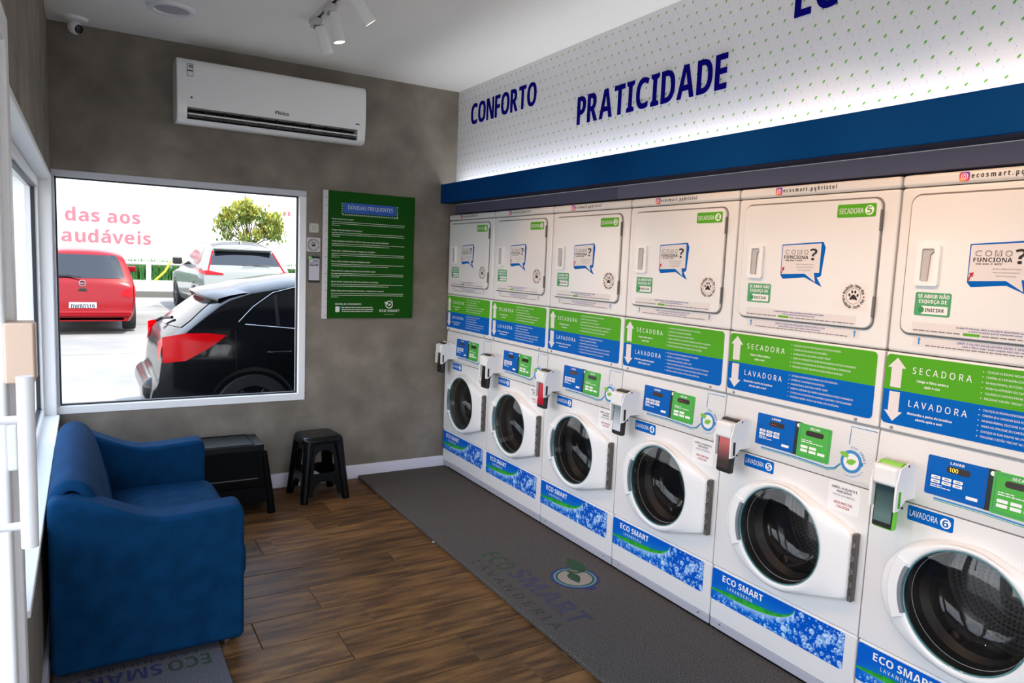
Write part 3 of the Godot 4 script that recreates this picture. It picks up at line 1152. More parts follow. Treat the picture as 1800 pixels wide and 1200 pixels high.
	b.prism(PackedVector2Array([Vector2(0.101, 1.534), Vector2(0.122, 1.534), Vector2(0.126, 1.62), Vector2(0.141, 1.632), Vector2(0.141, 1.638), Vector2(0.101, 1.638)]), q - 0.001, q + 0.006, 0.002, 1)
	part("handle_pocket", b, mk("pocket_grey", 186, 184, 184, 0.5), d)
	for v in [1.735, 1.44]:
		b = MV(Y)
		b.rbox(Vector3(0.628, v - 0.035, 0.002), Vector3(0.6345, v + 0.035, 0.013), 0.002)
		part("hinge", b, M.hinge, d)
	# number tag
	b = MV(Y)
	b.prism(rr(0.465, 1.747, 0.612, 1.793, 0.006), q - 0.0005, q + 0.0006)
	part("name_tag", b, M.green_tag, d, "green name tag reading SECADORA")
	b = MV(Y)
	b.fit("SECADORA", 0.473, 1.760, 0.566, 1.779, q + 0.001)
	part("tag_lettering", b, M.print_white, d)
	b = MV(Y)
	b.flat(ell(0.588, 1.770, 0.0165, 0.0165, 28), q + 0.001)
	part("number_disc", b, M.print_white, d)
	# speech bubble
	var sb := PackedVector2Array([Vector2(0.242, 1.536), Vector2(0.254, 1.522), Vector2(0.352, 1.531), Vector2(0.427, 1.498), Vector2(0.403, 1.532), Vector2(0.414, 1.534), Vector2(0.420, 1.540), Vector2(0.430, 1.642), Vector2(0.419, 1.663), Vector2(0.241, 1.653)])
	b = MV(Y)
	b.prism(sb, q - 0.0005, q + 0.0006)
	part("speech_bubble_sticker", b, M.blue, d, "blue outlined speech bubble sticker")
	b = MV(Y)
	b.flat(PackedVector2Array([Vector2(0.2445, 1.540), Vector2(0.350, 1.5445), Vector2(0.398, 1.514), Vector2(0.390, 1.5485), Vector2(0.412, 1.549), Vector2(0.4125, 1.657), Vector2(0.2445, 1.649)]), q + 0.0008)
	part("bubble_face", b, M.strip_white, d)
	b = MV(Y)
	b.fit("FUNCIONA", 0.254, 1.599, 0.361, 1.612, q + 0.0012, true)
	b.fit("?", 0.366, 1.594, 0.398, 1.638, q + 0.0012, true)
	for i in 4:
		var x: float = 0.258 + i * 0.0275
		b.fit("COMO"[i], x, 1.616, x + 0.0185, 1.633, q + 0.0011, true)
	b.line("how  does  it  work?", 0.262, 1.5905, 0.0062, q + 0.0012, true, 0.0, 0.92)
	part("bubble_lettering", b, M.print_black, d)
	b = MV(Y)
	for i in 4:
		var x: float = 0.258 + i * 0.0275
		b.fit("COMO"[i], x + 0.0018, 1.6178, x + 0.0167, 1.6312, q + 0.0014, false)
	part("outline_fill", b, M.strip_white, d)
	b = MV(Y)
	for i in 3:
		b.line(["APONTE A CÂMERA DO SEU CELULAR", "PARA O QR CODE E ACESSE NOSSO", "PASSO A PASSO EM VÍDEO"][i], 0.348, 1.5765 - i * 0.0105, 0.0042, q + 0.0012, false, 0.5, 0.8, 14.0)
	part("small_print", b, M.print_grey, d)
	b = MV(Y)
	b.flat(PackedVector2Array([Vector2(0.2425, 1.541), Vector2(0.248, 1.541), Vector2(0.252, 1.555), Vector2(0.257, 1.553), Vector2(0.259, 1.568), Vector2(0.246, 1.564), Vector2(0.249, 1.559)]), q + 0.0013)
	part("red_arrow", b, M.print_red, d)
	# reminder sticker
	b = MV(Y)
	b.prism(rr(0.089, 1.424, 0.202, 1.499, 0.006), q - 0.0005, q + 0.0006)
	part("reminder_sticker", b, mk("sticker_green", 74, 158, 104, 0.5), d, "green sticker reading SE ABRIR NAO ESQUECA DE INICIAR")
	b = MV(Y)
	b.fit("SE ABRIR NÃO", 0.098, 1.481, 0.196, 1.496, q + 0.001, true)
	b.fit("ESQUEÇA DE", 0.102, 1.461, 0.190, 1.476, q + 0.001, true)
	b.flat(rr(0.112, 1.430, 0.194, 1.456, 0.003), q + 0.001)
	part("reminder_lettering", b, M.print_white, d)
	b = MV(Y)
	b.line("INICIAR", 0.124, 1.4375, 0.011, q + 0.0014, true, 0.0, 1.02)
	part("button_lettering", b, M.print_black, d)
	b = MV(Y)
	b.flat(ell(0.111, 1.443, 0.010, 0.010, 20), q + 0.0014)
	part("green_dot", b, mk("dot_green", 44, 140, 70, 0.5), d)
	# paw sticker
	b = MV(Y)
	b.prism(rr(0.508, 1.424, 0.606, 1.520, 0.003, 1), q - 0.0005, q + 0.0004)
	part("paw_sticker", b, mk("sticker_blush", 232, 225, 222, 0.5), d, "round no pets sticker with a paw")
	paw(d, Transform3D(Basis(), Vector3(-W / 2.0 + 0.557, -Y + 1.472, q + 0.0006)), 0.0455)
	# strip along the bottom of the door
	b = MV(Y)
	b.prism(rr(0.087, 1.3695, 0.575, 1.4025, 0.002, 1), q - 0.0005, q + 0.0004)
	part("notice_strip", b, M.strip_white, d, "pale sticker about opening the dryer")
	b = MV(Y)
	b.line("A cada 10 minutos, abra a secadora, desembole suas roupas", 0.336, 1.3925, 0.0058, q + 0.0008, true, 0.5, 0.95)
	b.line("e retire as peças que já estiverem secas", 0.336, 1.384, 0.0058, q + 0.0008, true, 0.5, 0.95)
	part("strip_lettering", b, M.print_navy, d)
	b = MV(Y)
	bars(b, 0.092, 0.243, 1.3745, 0.0036, q + 0.0008, 5)
	bars(b, 0.3, 0.57, 1.3735, 0.0036, q + 0.0008, 6)
	part("small_print", b, M.print_grey, d)
	b = MV(Y)
	b.flat(rr(0.247, 1.3725, 0.296, 1.3805, 0.002), q + 0.0008)
	part("green_mark", b, M.green_tag, d)
	return t

func paw(parent: Node, T: Transform3D, R: float) -> void:
	# dark paw in a thin ring with circling words
	var b := MB.new(); b.m = T
	b.arc_text("Proibido itens Pet", Vector2.ZERO, R * 0.82, R * 0.24, 0.0003, 90.0, 150.0, true, false)
	b.arc_text("Proibido itens Pet", Vector2.ZERO, R * 0.86, R * 0.24, 0.0003, 270.0, 146.0, true, true)
	b.ring(ell(0, 0, R * 0.62, R * 0.62, 40), ell(0, 0, R * 0.595, R * 0.595, 40), 0.0, 0.0003)
	for q in [[-0.34, 0.08, 0.3], [-0.13, 0.33, 0.1], [0.13, 0.33, -0.1], [0.34, 0.08, -0.3]]:
		b.flat(ell(q[0] * R, q[1] * R, 0.085 * R, 0.13 * R, 14, q[2]), 0.0003)
	b.flat(smooth([Vector2(-0.3, -0.3) * R, Vector2(0.0, -0.24) * R, Vector2(0.3, -0.3) * R, Vector2(0.26, -0.1) * R, Vector2(0.0, 0.14) * R, Vector2(-0.26, -0.1) * R], 4), 0.0003)
	part("paw_print", b, M.print_black, parent)
	b = MB.new(); b.m = T
	for s in [-1.0, 1.0]:
		b.flat(PackedVector2Array([Vector2(s * 0.86, -0.14) * R, Vector2(s * 0.86 + 0.09, 0.0) * R, Vector2(s * 0.86, 0.05) * R, Vector2(s * 0.86 - 0.09, 0.0) * R]), 0.0004)
	part("heart_mark", b, M.print_red, parent)

func dial_logo(parent: Node, T: Transform3D, R: float, mat_ring: Material, words := true) -> void:
	# ring with a seedling of two leaves
	var b := MB.new(); b.m = T
	var o := PackedVector2Array()
	var i := PackedVector2Array()
	for k in 40:
		var a := TAU * k / 40.0
		var e := Vector2(cos(a), sin(a))
		o.append(e * R); i.append(e * R * 0.73)
	b.ring(o, i, 0.0, 0.0006)
	b.prism(PackedVector2Array([Vector2(0.9, -0.16) * R, Vector2(1.12, -0.16) * R, Vector2(1.12, 0.16) * R, Vector2(0.9, 0.16) * R]), 0.0, 0.0006)
	part("logo_ring", b, mat_ring, parent)
	b = MB.new(); b.m = T
	b.flat(leaf(Vector2(-0.72, 0.52) * R, 0.95 * R, 0.5 * R, 2.95), 0.0009)
	b.flat(leaf(Vector2(0.05, 0.0) * R, 0.95 * R, 0.5 * R, 0.35), 0.0009)
	b.tube([Vector3(-0.5 * R, 0.4 * R, 0.0007), Vector3(-0.32 * R, 0.1 * R, 0.0007), Vector3(-0.45 * R, -0.25 * R, 0.0007)], 0.0008, 5)
	part("logo_leaf", b, M.green_leaf, parent)
	if words:
		b = MB.new(); b.m = T
		b.arc_text("ECO SMART", Vector2.ZERO, R * 1.25, R * 0.2, 0.0006, 52.0, 86.0, true, false)
		b.arc_text("LAVANDERIA", Vector2.ZERO, R * 1.28, R * 0.14, 0.0006, 292.0, 78.0, true, true)
		part("logo_lettering", b, M.ring_blue, parent)

func washer_proto() -> Node3D:
	var t := Node3D.new()
	t.name = "washer"
	var Y := -FLOOR_Y
	var b := MV(Y)
	# levelling feet and plinth
	b.box(Vector3(0.012, -FLOOR_Y, -0.66), Vector3(0.674, 0.003, -0.045))
	part("plinth", b, M.dark_hole, t)
	b = MV(Y)
	b.rbox(Vector3(0.003, -0.009, -0.66), Vector3(0.683, 0.030, -0.004), 0.006, 2)
	var kg := part("kick_strip", b, M.kick_grey, t, "grey strip along the foot")
	for u in [0.06, 0.62]:
		b = MV(Y)
		b.lathe([Vector2(0, 0), Vector2(0.005, 0), Vector2(0.004, 0.003), Vector2(0, 0.003)], 10, Transform3D(Basis(Vector3.RIGHT, PI / 2), Vector3(u, 0.018, -0.005)))
		part("screw", b, M.steel, kg)
	b = MV(Y)
	b.rbox(Vector3(0.0025, 0.030, -0.66), Vector3(0.6835, 0.269, 0), 0.008, 2)
	var kp := part("lower_panel", b, M.enamel, t)
	b = MV(Y)
	var bo := rr(0.004, 0.119, 0.638, 0.259, 0.009, 3)
	b.prism(bo, 0.0, 0.001)
	for k in b.v.size():
		b.uv[k] = Vector2((b.v[k].x + W / 2.0 - 0.004) / 0.634, 1.0 - (b.v[k].y + Y - 0.119) / 0.14)
	part("banner", b, M.banner, kp, "blue printed banner with soap bubbles")
	b = MV(Y)
	b.fit("ECO", 0.062, 0.2175, 0.135, 0.245, 0.0014, true)
	b.fit("SMART", 0.149, 0.2175, 0.274, 0.245, 0.0014, true)
	b.line("L A V A N D E R I A", 0.092, 0.192, 0.0135, 0.0014, false, 0.0, 0.87)
	part("lettering", b, M.print_white, kp)
	# cabinet: front sheet with a round opening, sides
	var C := Vector2(0.345, 0.527)
	var hole := 0.176
	b = MV(Y)
	var K := 64
	var x0 := 0.0025
	var x1 := 0.6835
	var y0 := 0.273
	var y1 := 0.802
	for k in K:
		var pr := []
		for e in 2:
			var a := TAU * (k + e) / K
			var d := Vector2(cos(a), sin(a))
			var s := minf((x1 - C.x) / maxf(d.x, 1e-6) if d.x > 0 else (C.x - x0) / maxf(-d.x, 1e-6), (y1 - C.y) / maxf(d.y, 1e-6) if d.y > 0 else (C.y - y0) / maxf(-d.y, 1e-6))
			pr.append([C + d * hole, C + d * s])
		var A: Vector2 = pr[0][0]; var B: Vector2 = pr[0][1]; var D: Vector2 = pr[1][1]; var E: Vector2 = pr[1][0]
		b.quad(Vector3(A.x, A.y, 0), Vector3(B.x, B.y, 0), Vector3(D.x, D.y, 0), Vector3(E.x, E.y, 0))
		if absf(B.x - D.x) > 1e-4 and absf(B.y - D.y) > 1e-4:
			var cn := Vector2(x1 if (B.x + D.x) / 2 > C.x else x0, y1 if (B.y + D.y) / 2 > C.y else y0)
			b.tri(Vector3(B.x, B.y, 0), Vector3(cn.x, cn.y, 0), Vector3(D.x, D.y, 0))
	b.quad(Vector3(x1, y0, 0), Vector3(x1, y0, -0.66), Vector3(x1, y1, -0.66), Vector3(x1, y1, 0))
	b.quad(Vector3(x0, y0, -0.66), Vector3(x0, y0, 0), Vector3(x0, y1, 0), Vector3(x0, y1, -0.66))
	b.quad(Vector3(x0, y1, 0), Vector3(x1, y1, 0), Vector3(x1, y1, -0.66), Vector3(x0, y1, -0.66))
	b.quad(Vector3(x0, y0, -0.66), Vector3(x1, y0, -0.66), Vector3(x1, y0, 0), Vector3(x0, y0, 0))
	b.quad(Vector3(x1, y0, -0.66), Vector3(x0, y0, -0.66), Vector3(x0, y1, -0.66), Vector3(x1, y1, -0.66))
	part("cabinet", b, M.enamel, t)
	# drum
	var TZ := Transform3D(Basis(Vector3.RIGHT, PI / 2), Vector3(C.x, C.y, 0))
	b = MV(Y)
	b.lathe([Vector2(0.176, 0.0), Vector2(0.172, -0.03), Vector2(0.186, -0.05), Vector2(0.162, -0.075), Vector2(0.20, -0.09)], 48, TZ)
	part("door_gasket", b, M.rubber, t)
	b = MV(Y)
	b.lathe([Vector2(0.20, -0.09), Vector2(0.24, -0.14), Vector2(0.24, -0.44), Vector2(0.225, -0.47)], 48, TZ)
	var dm := part("drum", b, M.drum, t)
	for k in 3:
		b = MV(Y)
		var a := TAU * k / 3.0 + 0.5
		b.m = b.m * Transform3D(Basis(Vector3.BACK, a), Vector3(C.x, C.y, 0))
		b.rbox(Vector3(-0.03, 0.185, -0.31), Vector3(0.03, 0.245, -0.15), 0.028, 3)
		part("paddle", b, M.drum, dm)
	b = MV(Y)
	for k in 40:
		var a0 := TAU * k / 40.0
		var a1 := TAU * (k + 1) / 40.0
		var e0 := Vector2(cos(a0), sin(a0))
		var e1 := Vector2(cos(a1), sin(a1))
		b.tn(Vector3(C.x, C.y, -0.30), Vector3(C.x + e0.x * 0.239, C.y + e0.y * 0.239, -0.335), Vector3(C.x + e1.x * 0.239, C.y + e1.y * 0.239, -0.335), Vector3.BACK, Vector3(e0.x * 0.2, e0.y * 0.2, 1), Vector3(e1.x * 0.2, e1.y * 0.2, 1), Vector2(0.5, 0.5), Vector2(0.5, 0.5) + e0 * 0.5, Vector2(0.5, 0.5) + e1 * 0.5)
	part("drum_back", b, M.drum_back, dm)
	# door: ring with a flat wing running to the hinge
	var po := []
	var N := 96
	var ol := PackedVector2Array()
	for k in 21:
		var a := deg_to_rad(82.0 + 196.0 * k / 20.0)
		ol.append(Vector2(0.345 + cos(a) * 0.272, 0.520 + sin(a) * 0.214))
	ol.append(Vector2(0.630, 0.388)); ol.append(Vector2(0.648, 0.394)); ol.append(Vector2(0.648, 0.634)); ol.append(Vector2(0.632, 0.645))
	for k in N:
		var a := TAU * k / N
		var far := C + Vector2(cos(a), sin(a)) * 2.0
		var p := far
		for q in ol.size():
			var hit = Geometry2D.segment_intersects_segment(C, far, ol[q], ol[(q + 1) % ol.size()])
			if hit != null:
				p = hit
		po.append(p)
	var rows := []
	for s in [[1.0, 0.001, 0.0], [1.0, 0.016, 0.0], [0.985, 0.028, 0.0], [0.95, 0.036, 0.0], [0.0, 0.042, 0.2065], [0.0, 0.043, 0.196], [0.0, 0.040, 0.1885], [0.0, 0.030, 0.185], [0.0, 0.0, 0.180]]:
		var row := PackedVector3Array()
		for k in N + 1:
			var a := TAU * (k % N) / N
			var p: Vector2 = po[k % N]
			if s[2] == 0.0:
				p = Vector2(0.36, 0.522) + (p - Vector2(0.36, 0.522)) * s[0]
			else:
				p = C + Vector2(cos(a), sin(a)) * s[2]
			row.append(Vector3(p.x, p.y, s[1]))
		rows.append(row)
	b = MV(Y)
	b.grid(rows, true)
	var d := part("door", b, M.white_plastic, t)
	b = MV(Y)
	var LX := Transform3D(Basis(Vector3.RIGHT, PI / 2), Vector3(C.x, C.y, 0))
	b.lathe([Vector2(0.1865, 0.030), Vector2(0.1865, 0.0385), Vector2(0.1848, 0.0398), Vector2(0.1825, 0.0375), Vector2(0.1825, 0.033)], 64, LX)
	part("glass_rim", b, M.teal_glass, d, "teal edge of the door glass")
	b = MV(Y)
	b.lathe([Vector2(0.1822, 0.0335), Vector2(0.1775, 0.0), Vector2(0.172, -0.035)], 64, LX)
	part("inner_seal", b, M.rubber, d)
	b = MV(Y)
	b.lathe([Vector2(0.1825, 0.034), Vector2(0.15, 0.044), Vector2(0.11, 0.050), Vector2(0.06, 0.054), Vector2(0.0, 0.0555)], 64, LX)
	part("door_glass", b, M.bowl_glass, d)
	b = MV(Y)
	b.lathe([Vector2(0.180, 0.03), Vector2(0.170, 0.0), Vector2(0.158, -0.05), Vector2(0.142, -0.09), Vector2(0.11, -0.112), Vector2(0.06, -0.12), Vector2(0.0, -0.122)], 56, LX)
	part("glass_bowl", b, M.bowl_glass, d)
	# grip on the left of the ring
	b = MV(Y)
	var gp := PackedVector2Array()
	for k in 9:
		var a := deg_to_rad(152.0 + 56.0 * k / 8.0)
		gp.append(C + Vector2(cos(a), sin(a)) * 0.236)
	for k in range(8, -1, -1):
		var a := deg_to_rad(152.0 + 56.0 * k / 8.0)
		gp.append(C + Vector2(cos(a), sin(a)) * 0.196)
	b.prism(gp, 0.034, 0.0485, 0.005, 2)
	part("grip", b, M.white_plastic, d, "raised white grip at the left of the door")
	b = MV(Y)
	gp = PackedVector2Array()
	for k in 9:
		var a := deg_to_rad(156.0 + 48.0 * k / 8.0)
		gp.append(C + Vector2(cos(a), sin(a)) * 0.1995)
	for k in range(8, -1, -1):
		var a := deg_to_rad(156.0 + 48.0 * k / 8.0)
		gp.append(C + Vector2(cos(a), sin(a)) * 0.187)
	b.prism(gp, 0.034, 0.0492)
	part("grip_slot", b, mk("slot_grey", 120, 128, 136, 0.4), d)
	b = MV(Y)
	b.arc_text("MANTENHA ABERTA", Vector2(0.345, 0.522), 0.2, 0.009, 0.0425, 74.0, 40.0, false, false)
	part("ring_lettering", b, mk("moulded_grey", 190, 190, 196, 0.5), d)
	# hinge
	b = MV(Y)
	b.rbox(Vector3(0.647, 0.392, 0.002), Vector3(0.6615, 0.641, 0.026), 0.003)
	var hg := part("hinge", b, M.hinge, d)
	for k in 10:
		b = MV(Y)
		var yy := 0.396 + k * 0.0245
		b.tube([Vector3(0.654, yy, 0.027), Vector3(0.654, yy + 0.019, 0.027)], 0.006, 8)
		part("knuckle", b, M.steel if k % 2 == 0 else M.hinge, hg)
	# name tag
	b = MV(Y)
	b.prism(rr(0.129, 0.748, 0.275, 0.797, 0.006), 0.0, 0.001)
	var nt := part("name_tag", b, M.blue, t, "blue name tag reading LAVADORA")
	b = MV(Y)
	b.fit("LAVADORA", 0.136, 0.763, 0.227, 0.783, 0.0014)
	part("tag_lettering", b, M.print_white, nt)
	b = MV(Y)
	b.flat(ell(0.251, 0.7725, 0.0165, 0.0165, 28), 0.0014)
	part("number_disc", b, M.print_white, nt)
	# detergent notice
	b = MV(Y)
	b.prism(rr(0.521, 0.692, 0.645, 0.797, 0.012), 0.0, 0.0006)
	var ns := part("notice_sticker", b, M.sticker_white, t, "white sticker about soap and softener")
	b = MV(Y)
	b.line("SABÃO, ALVEJANTE E", 0.583, 0.776, 0.0082, 0.001, true, 0.5, 0.9)
	b.line("AMACIANTE", 0.583, 0.763, 0.0082, 0.001, true, 0.5, 0.9)
	b.line("ADIÇÃO AUTOMÁTICA", 0.583, 0.750, 0.0068, 0.001, false, 0.5, 0.9)
	part("lettering", b, M.print_black, ns)
	b = MV(Y)
	b.line("NÃO PRECISA", 0.583, 0.721, 0.009, 0.001, true, 0.5, 0.9)
	b.line("COLOCAR", 0.583, 0.707, 0.009, 0.001, true, 0.5, 0.9)
	part("red_lettering", b, M.print_red, ns)
	# control console, its face leaning back a little
	b = MV(Y)
	b.m = b.m * Transform3D(Basis(Vector3(0, 0, 1), Vector3(0, 1, 0), Vector3(-1, 0, 0)), Vector3(0.6835, 0, 0))
	b.prism(PackedVector2Array([Vector2(-0.6, 0.806), Vector2(-0.002, 0.806), Vector2(0.0, 0.810), Vector2(-0.012, 1.018), Vector2(-0.018, 1.022), Vector2(-0.6, 1.022)]), 0.0, 0.681)
	var cs := part("console", b, M.enamel_console, t)
	var lean := Transform3D(Basis(Vector3.RIGHT, -atan(0.012 / 0.208)), Vector3(0, 0.81, 0)) * Transform3D(Basis(), Vector3(0, -0.81, 0))
	var CV := func() -> MB:
		var q := MV(Y)
		q.m = q.m * lean
		return q
	b = CV.call()
	b.prism(PackedVector2Array([Vector2(0.345, 0.852), Vector2(0.385, 0.852), Vector2(0.385, 0.98), Vector2(0.345, 0.98)]), 0.0, 0.0012)
	part("console_gap", b, M.black_plastic, cs)
	b = CV.call()
	b.flat(ell(0.3665, 0.967, 0.0075, 0.0075, 16), 0.0016)
	part("console_key", b, M.print_white, cs)
	b = CV.call()
	b.prism(rr(0.173, 0.853, 0.354, 0.979, 0.006), 0.0, 0.002)
	part("blue_keypad", b, M.blue_key, cs, "blue wash keypad")
	b = CV.call()
	b.prism(rr(0.369, 0.850, 0.509, 0.978, 0.006), 0.0, 0.002)
	part("green_keypad", b, mk("green_key", 66, 172, 54, 0.45), cs, "green dry keypad")
	b = CV.call()
	for k in [[0.180, 0.860, 0.347, 0.972], [0.376, 0.857, 0.502, 0.971]]:
		b.ring(rr(k[0], k[1], k[2], k[3], 0.006), rr(k[0] + 0.001, k[1] + 0.001, k[2] - 0.001, k[3] - 0.001, 0.005), 0.001, 0.0023)
	part("keypad_outline", b, M.print_navy, cs)
	b = CV.call()
	b.line("LAVAR", 0.264, 0.9625, 0.0085, 0.0026, true, 0.5, 1.2)
	part("keypad_lettering", b, M.print_white, cs)
	b = CV.call()
	b.line("SECAR", 0.440, 0.9615, 0.0085, 0.0026, true, 0.5, 1.2)
	part("keypad_lettering", b, M.print_white, cs)
	b = CV.call()
	bars(b, 0.190, 0.226, 0.886, 0.003, 0.0026, 11)
	bars(b, 0.190, 0.252, 0.880, 0.003, 0.0026, 12)
	part("small_print", b, M.print_white, cs)
	b = CV.call()
	bars(b, 0.386, 0.43, 0.916, 0.003, 0.0026, 13)
	bars(b, 0.386, 0.48, 0.909, 0.003, 0.0026, 14)
	part("small_print", b, M.print_white, cs)
	var keys := []
	for k in 6:
		keys.append(rr(0.190 + (k % 3) * 0.034, 0.907 - (k / 3) * 0.0135, 0.218 + (k % 3) * 0.034, 0.917 - (k / 3) * 0.0135, 0.0015, 1))
	keys.append(rr(0.300, 0.868, 0.334, 0.878, 0.0015, 1))
	for k in 5:
		var u := 0.386 + ((k if k < 2 else k - 2) * 0.037)
		var v := 0.892 - (0.0 if k < 2 else 0.0145)
		keys.append(rr(u, v - 0.005, u + 0.03, v + 0.005, 0.0015, 1))
	for k in keys:
		b = CV.call()
		b.prism(k, 0.0015, 0.0028)
		part("key", b, M.print_white, cs)
	b = CV.call()
	for k in 6:
		var u := 0.190 + (k % 3) * 0.034
		var v := 0.912 - (k / 3) * 0.0135
		b.quad(Vector3(u + 0.007, v - 0.0015, 0.003), Vector3(u + 0.022, v - 0.0015, 0.003), Vector3(u + 0.022, v + 0.0015, 0.003), Vector3(u + 0.007, v + 0.0015, 0.003))
	part("key_marks", b, M.print_grey, cs)
	b = CV.call()
	b.prism(rr(0.233, 0.936, 0.304, 0.956, 0.008), 0.0015, 0.0026)
	part("display_window", b, M.display_dark, cs)
	b = CV.call()
	b.prism(rr(0.402, 0.936, 0.478, 0.956, 0.008), 0.0015, 0.0026)
	part("display_window", b, M.display_dark, cs)
	# stripes that sweep up into the ring
	for q in [[0.0, M.ring_blue, 0.0028], [-0.0062, M.line_teal, 0.0012]]:
		b = CV.call()
		var dy: float = q[0]
		var pts := [Vector3(0.205, 0.8435 + dy, 0), Vector3(0.36, 0.8435 + dy, 0), Vector3(0.46, 0.840 + dy, 0), Vector3(0.505, 0.837 + dy, 0), Vector3(0.535, 0.846 + dy, 0), Vector3(0.556, 0.867 + dy * 0.3, 0)]
		b.tube(pts, q[2], 6)
		part("stripe", b, q[1], cs)
	b = CV.call()
	b.quv(Vector3(0.583, 0.822, 0.0006), Vector3(0.681, 0.822, 0.0006), Vector3(0.681, 1.008, 0.0006), Vector3(0.583, 1.008, 0.0006), Vector2(0, 0), Vector2(1.0, 1.2))
	part("dotted_sticker", b, M.dots, cs, "dotted corner sticker")
	b = CV.call()
	b.tube([Vector3(0.679, 1.009, 0.0004), Vector3(0.582, 1.009, 0.0004), Vector3(0.581, 0.945, 0.0004)], 0.0016, 6)
	part("corner_line", b, M.ring_blue, cs)
	b = CV.call()
	b.flat(ell(0.596, 0.884, 0.040, 0.040, 32), 0.0009)
	part("logo_disc", b, M.sticker_white, cs)
	dial_logo(cs, Transform3D(Basis(), Vector3(-W / 2, -Y, 0)) * lean * Transform3D(Basis(), Vector3(0.596, 0.884, 0.001)), 0.041, M.ring_blue)
	return t

func machine_row() -> void:
	var dp := dryer_proto()
	var wp := washer_proto()
	var words := ["first", "second", "third", "fourth", "fifth", "sixth"]
	for k in 6:
		var z := Z0 + W * (k + 0.5)
		var n := str(k + 1)
		var w: Node3D = wp if k == 0 else wp.duplicate()
		w.name = numbered("washer")
		add_child(w)
		w.position = Vector3(0, 0, z)
		w.rotation.y = -PI / 2
		tag(w, "white front load washing machine whose blue tag reads LAVADORA %s, %s from the back wall" % [n, words[k]], "washing machine", "washing machines along the right wall")
		var d: Node3D = dp if k == 0 else dp.duplicate()
		d.name = numbered("dryer")
		add_child(d)
		d.position = Vector3(0, 1.024 + FLOOR_Y, z)
		d.rotation.y = -PI / 2
		tag(d, "white tumble dryer whose green tag reads SECADORA %s, %s stack from the back wall" % [n, words[k]], "tumble dryer", "tumble dryers stacked on the washers")
	# the digits, added to each
	for k in 6:
		var n := str(k + 1)
		var d := get_node("dryer" if k == 0 else "dryer_%03d" % k)
		var w := get_node("washer" if k == 0 else "washer_%03d" % k)
		var b := MV(1.024)
		b.line(n, 0.588, 1.770 - 0.0115, 0.023, 0.0122 + 0.0014, true, 0.5, 1.25)
		part("number", b, M.green_tag, d.get_node("door"))
		b = MV(-FLOOR_Y)
		b.line(n, 0.251, 0.7725 - 0.0115, 0.023, 0.0018, true, 0.5, 1.25)
		part("number", b, M.blue, w.get_node("name_tag"))
		# lit figures on the displays
		var lean := Transform3D(Basis(Vector3.RIGHT, -atan(0.012 / 0.208)), Vector3(0, 0.81, 0)) * Transform3D(Basis(), Vector3(0, -0.81, 0))
		if k in [5]:
			b = MV(-FLOOR_Y); b.m = b.m * lean
			b.line("100", 0.242, 0.940, 0.0125, 0.003, false, 0.0, 1.0)
			part("display_digits", b, M.display_amber, w.get_node("console"))
		elif k in [2, 3, 4]:
			b = MV(-FLOOR_Y); b.m = b.m * lean
			b.line("- - -", 0.415 if k == 3 else 0.245, 0.941, 0.011, 0.003, true, 0.0, 1.0)
			part("display_digits", b, M.display_red, w.get_node("console"))
	readers(words)

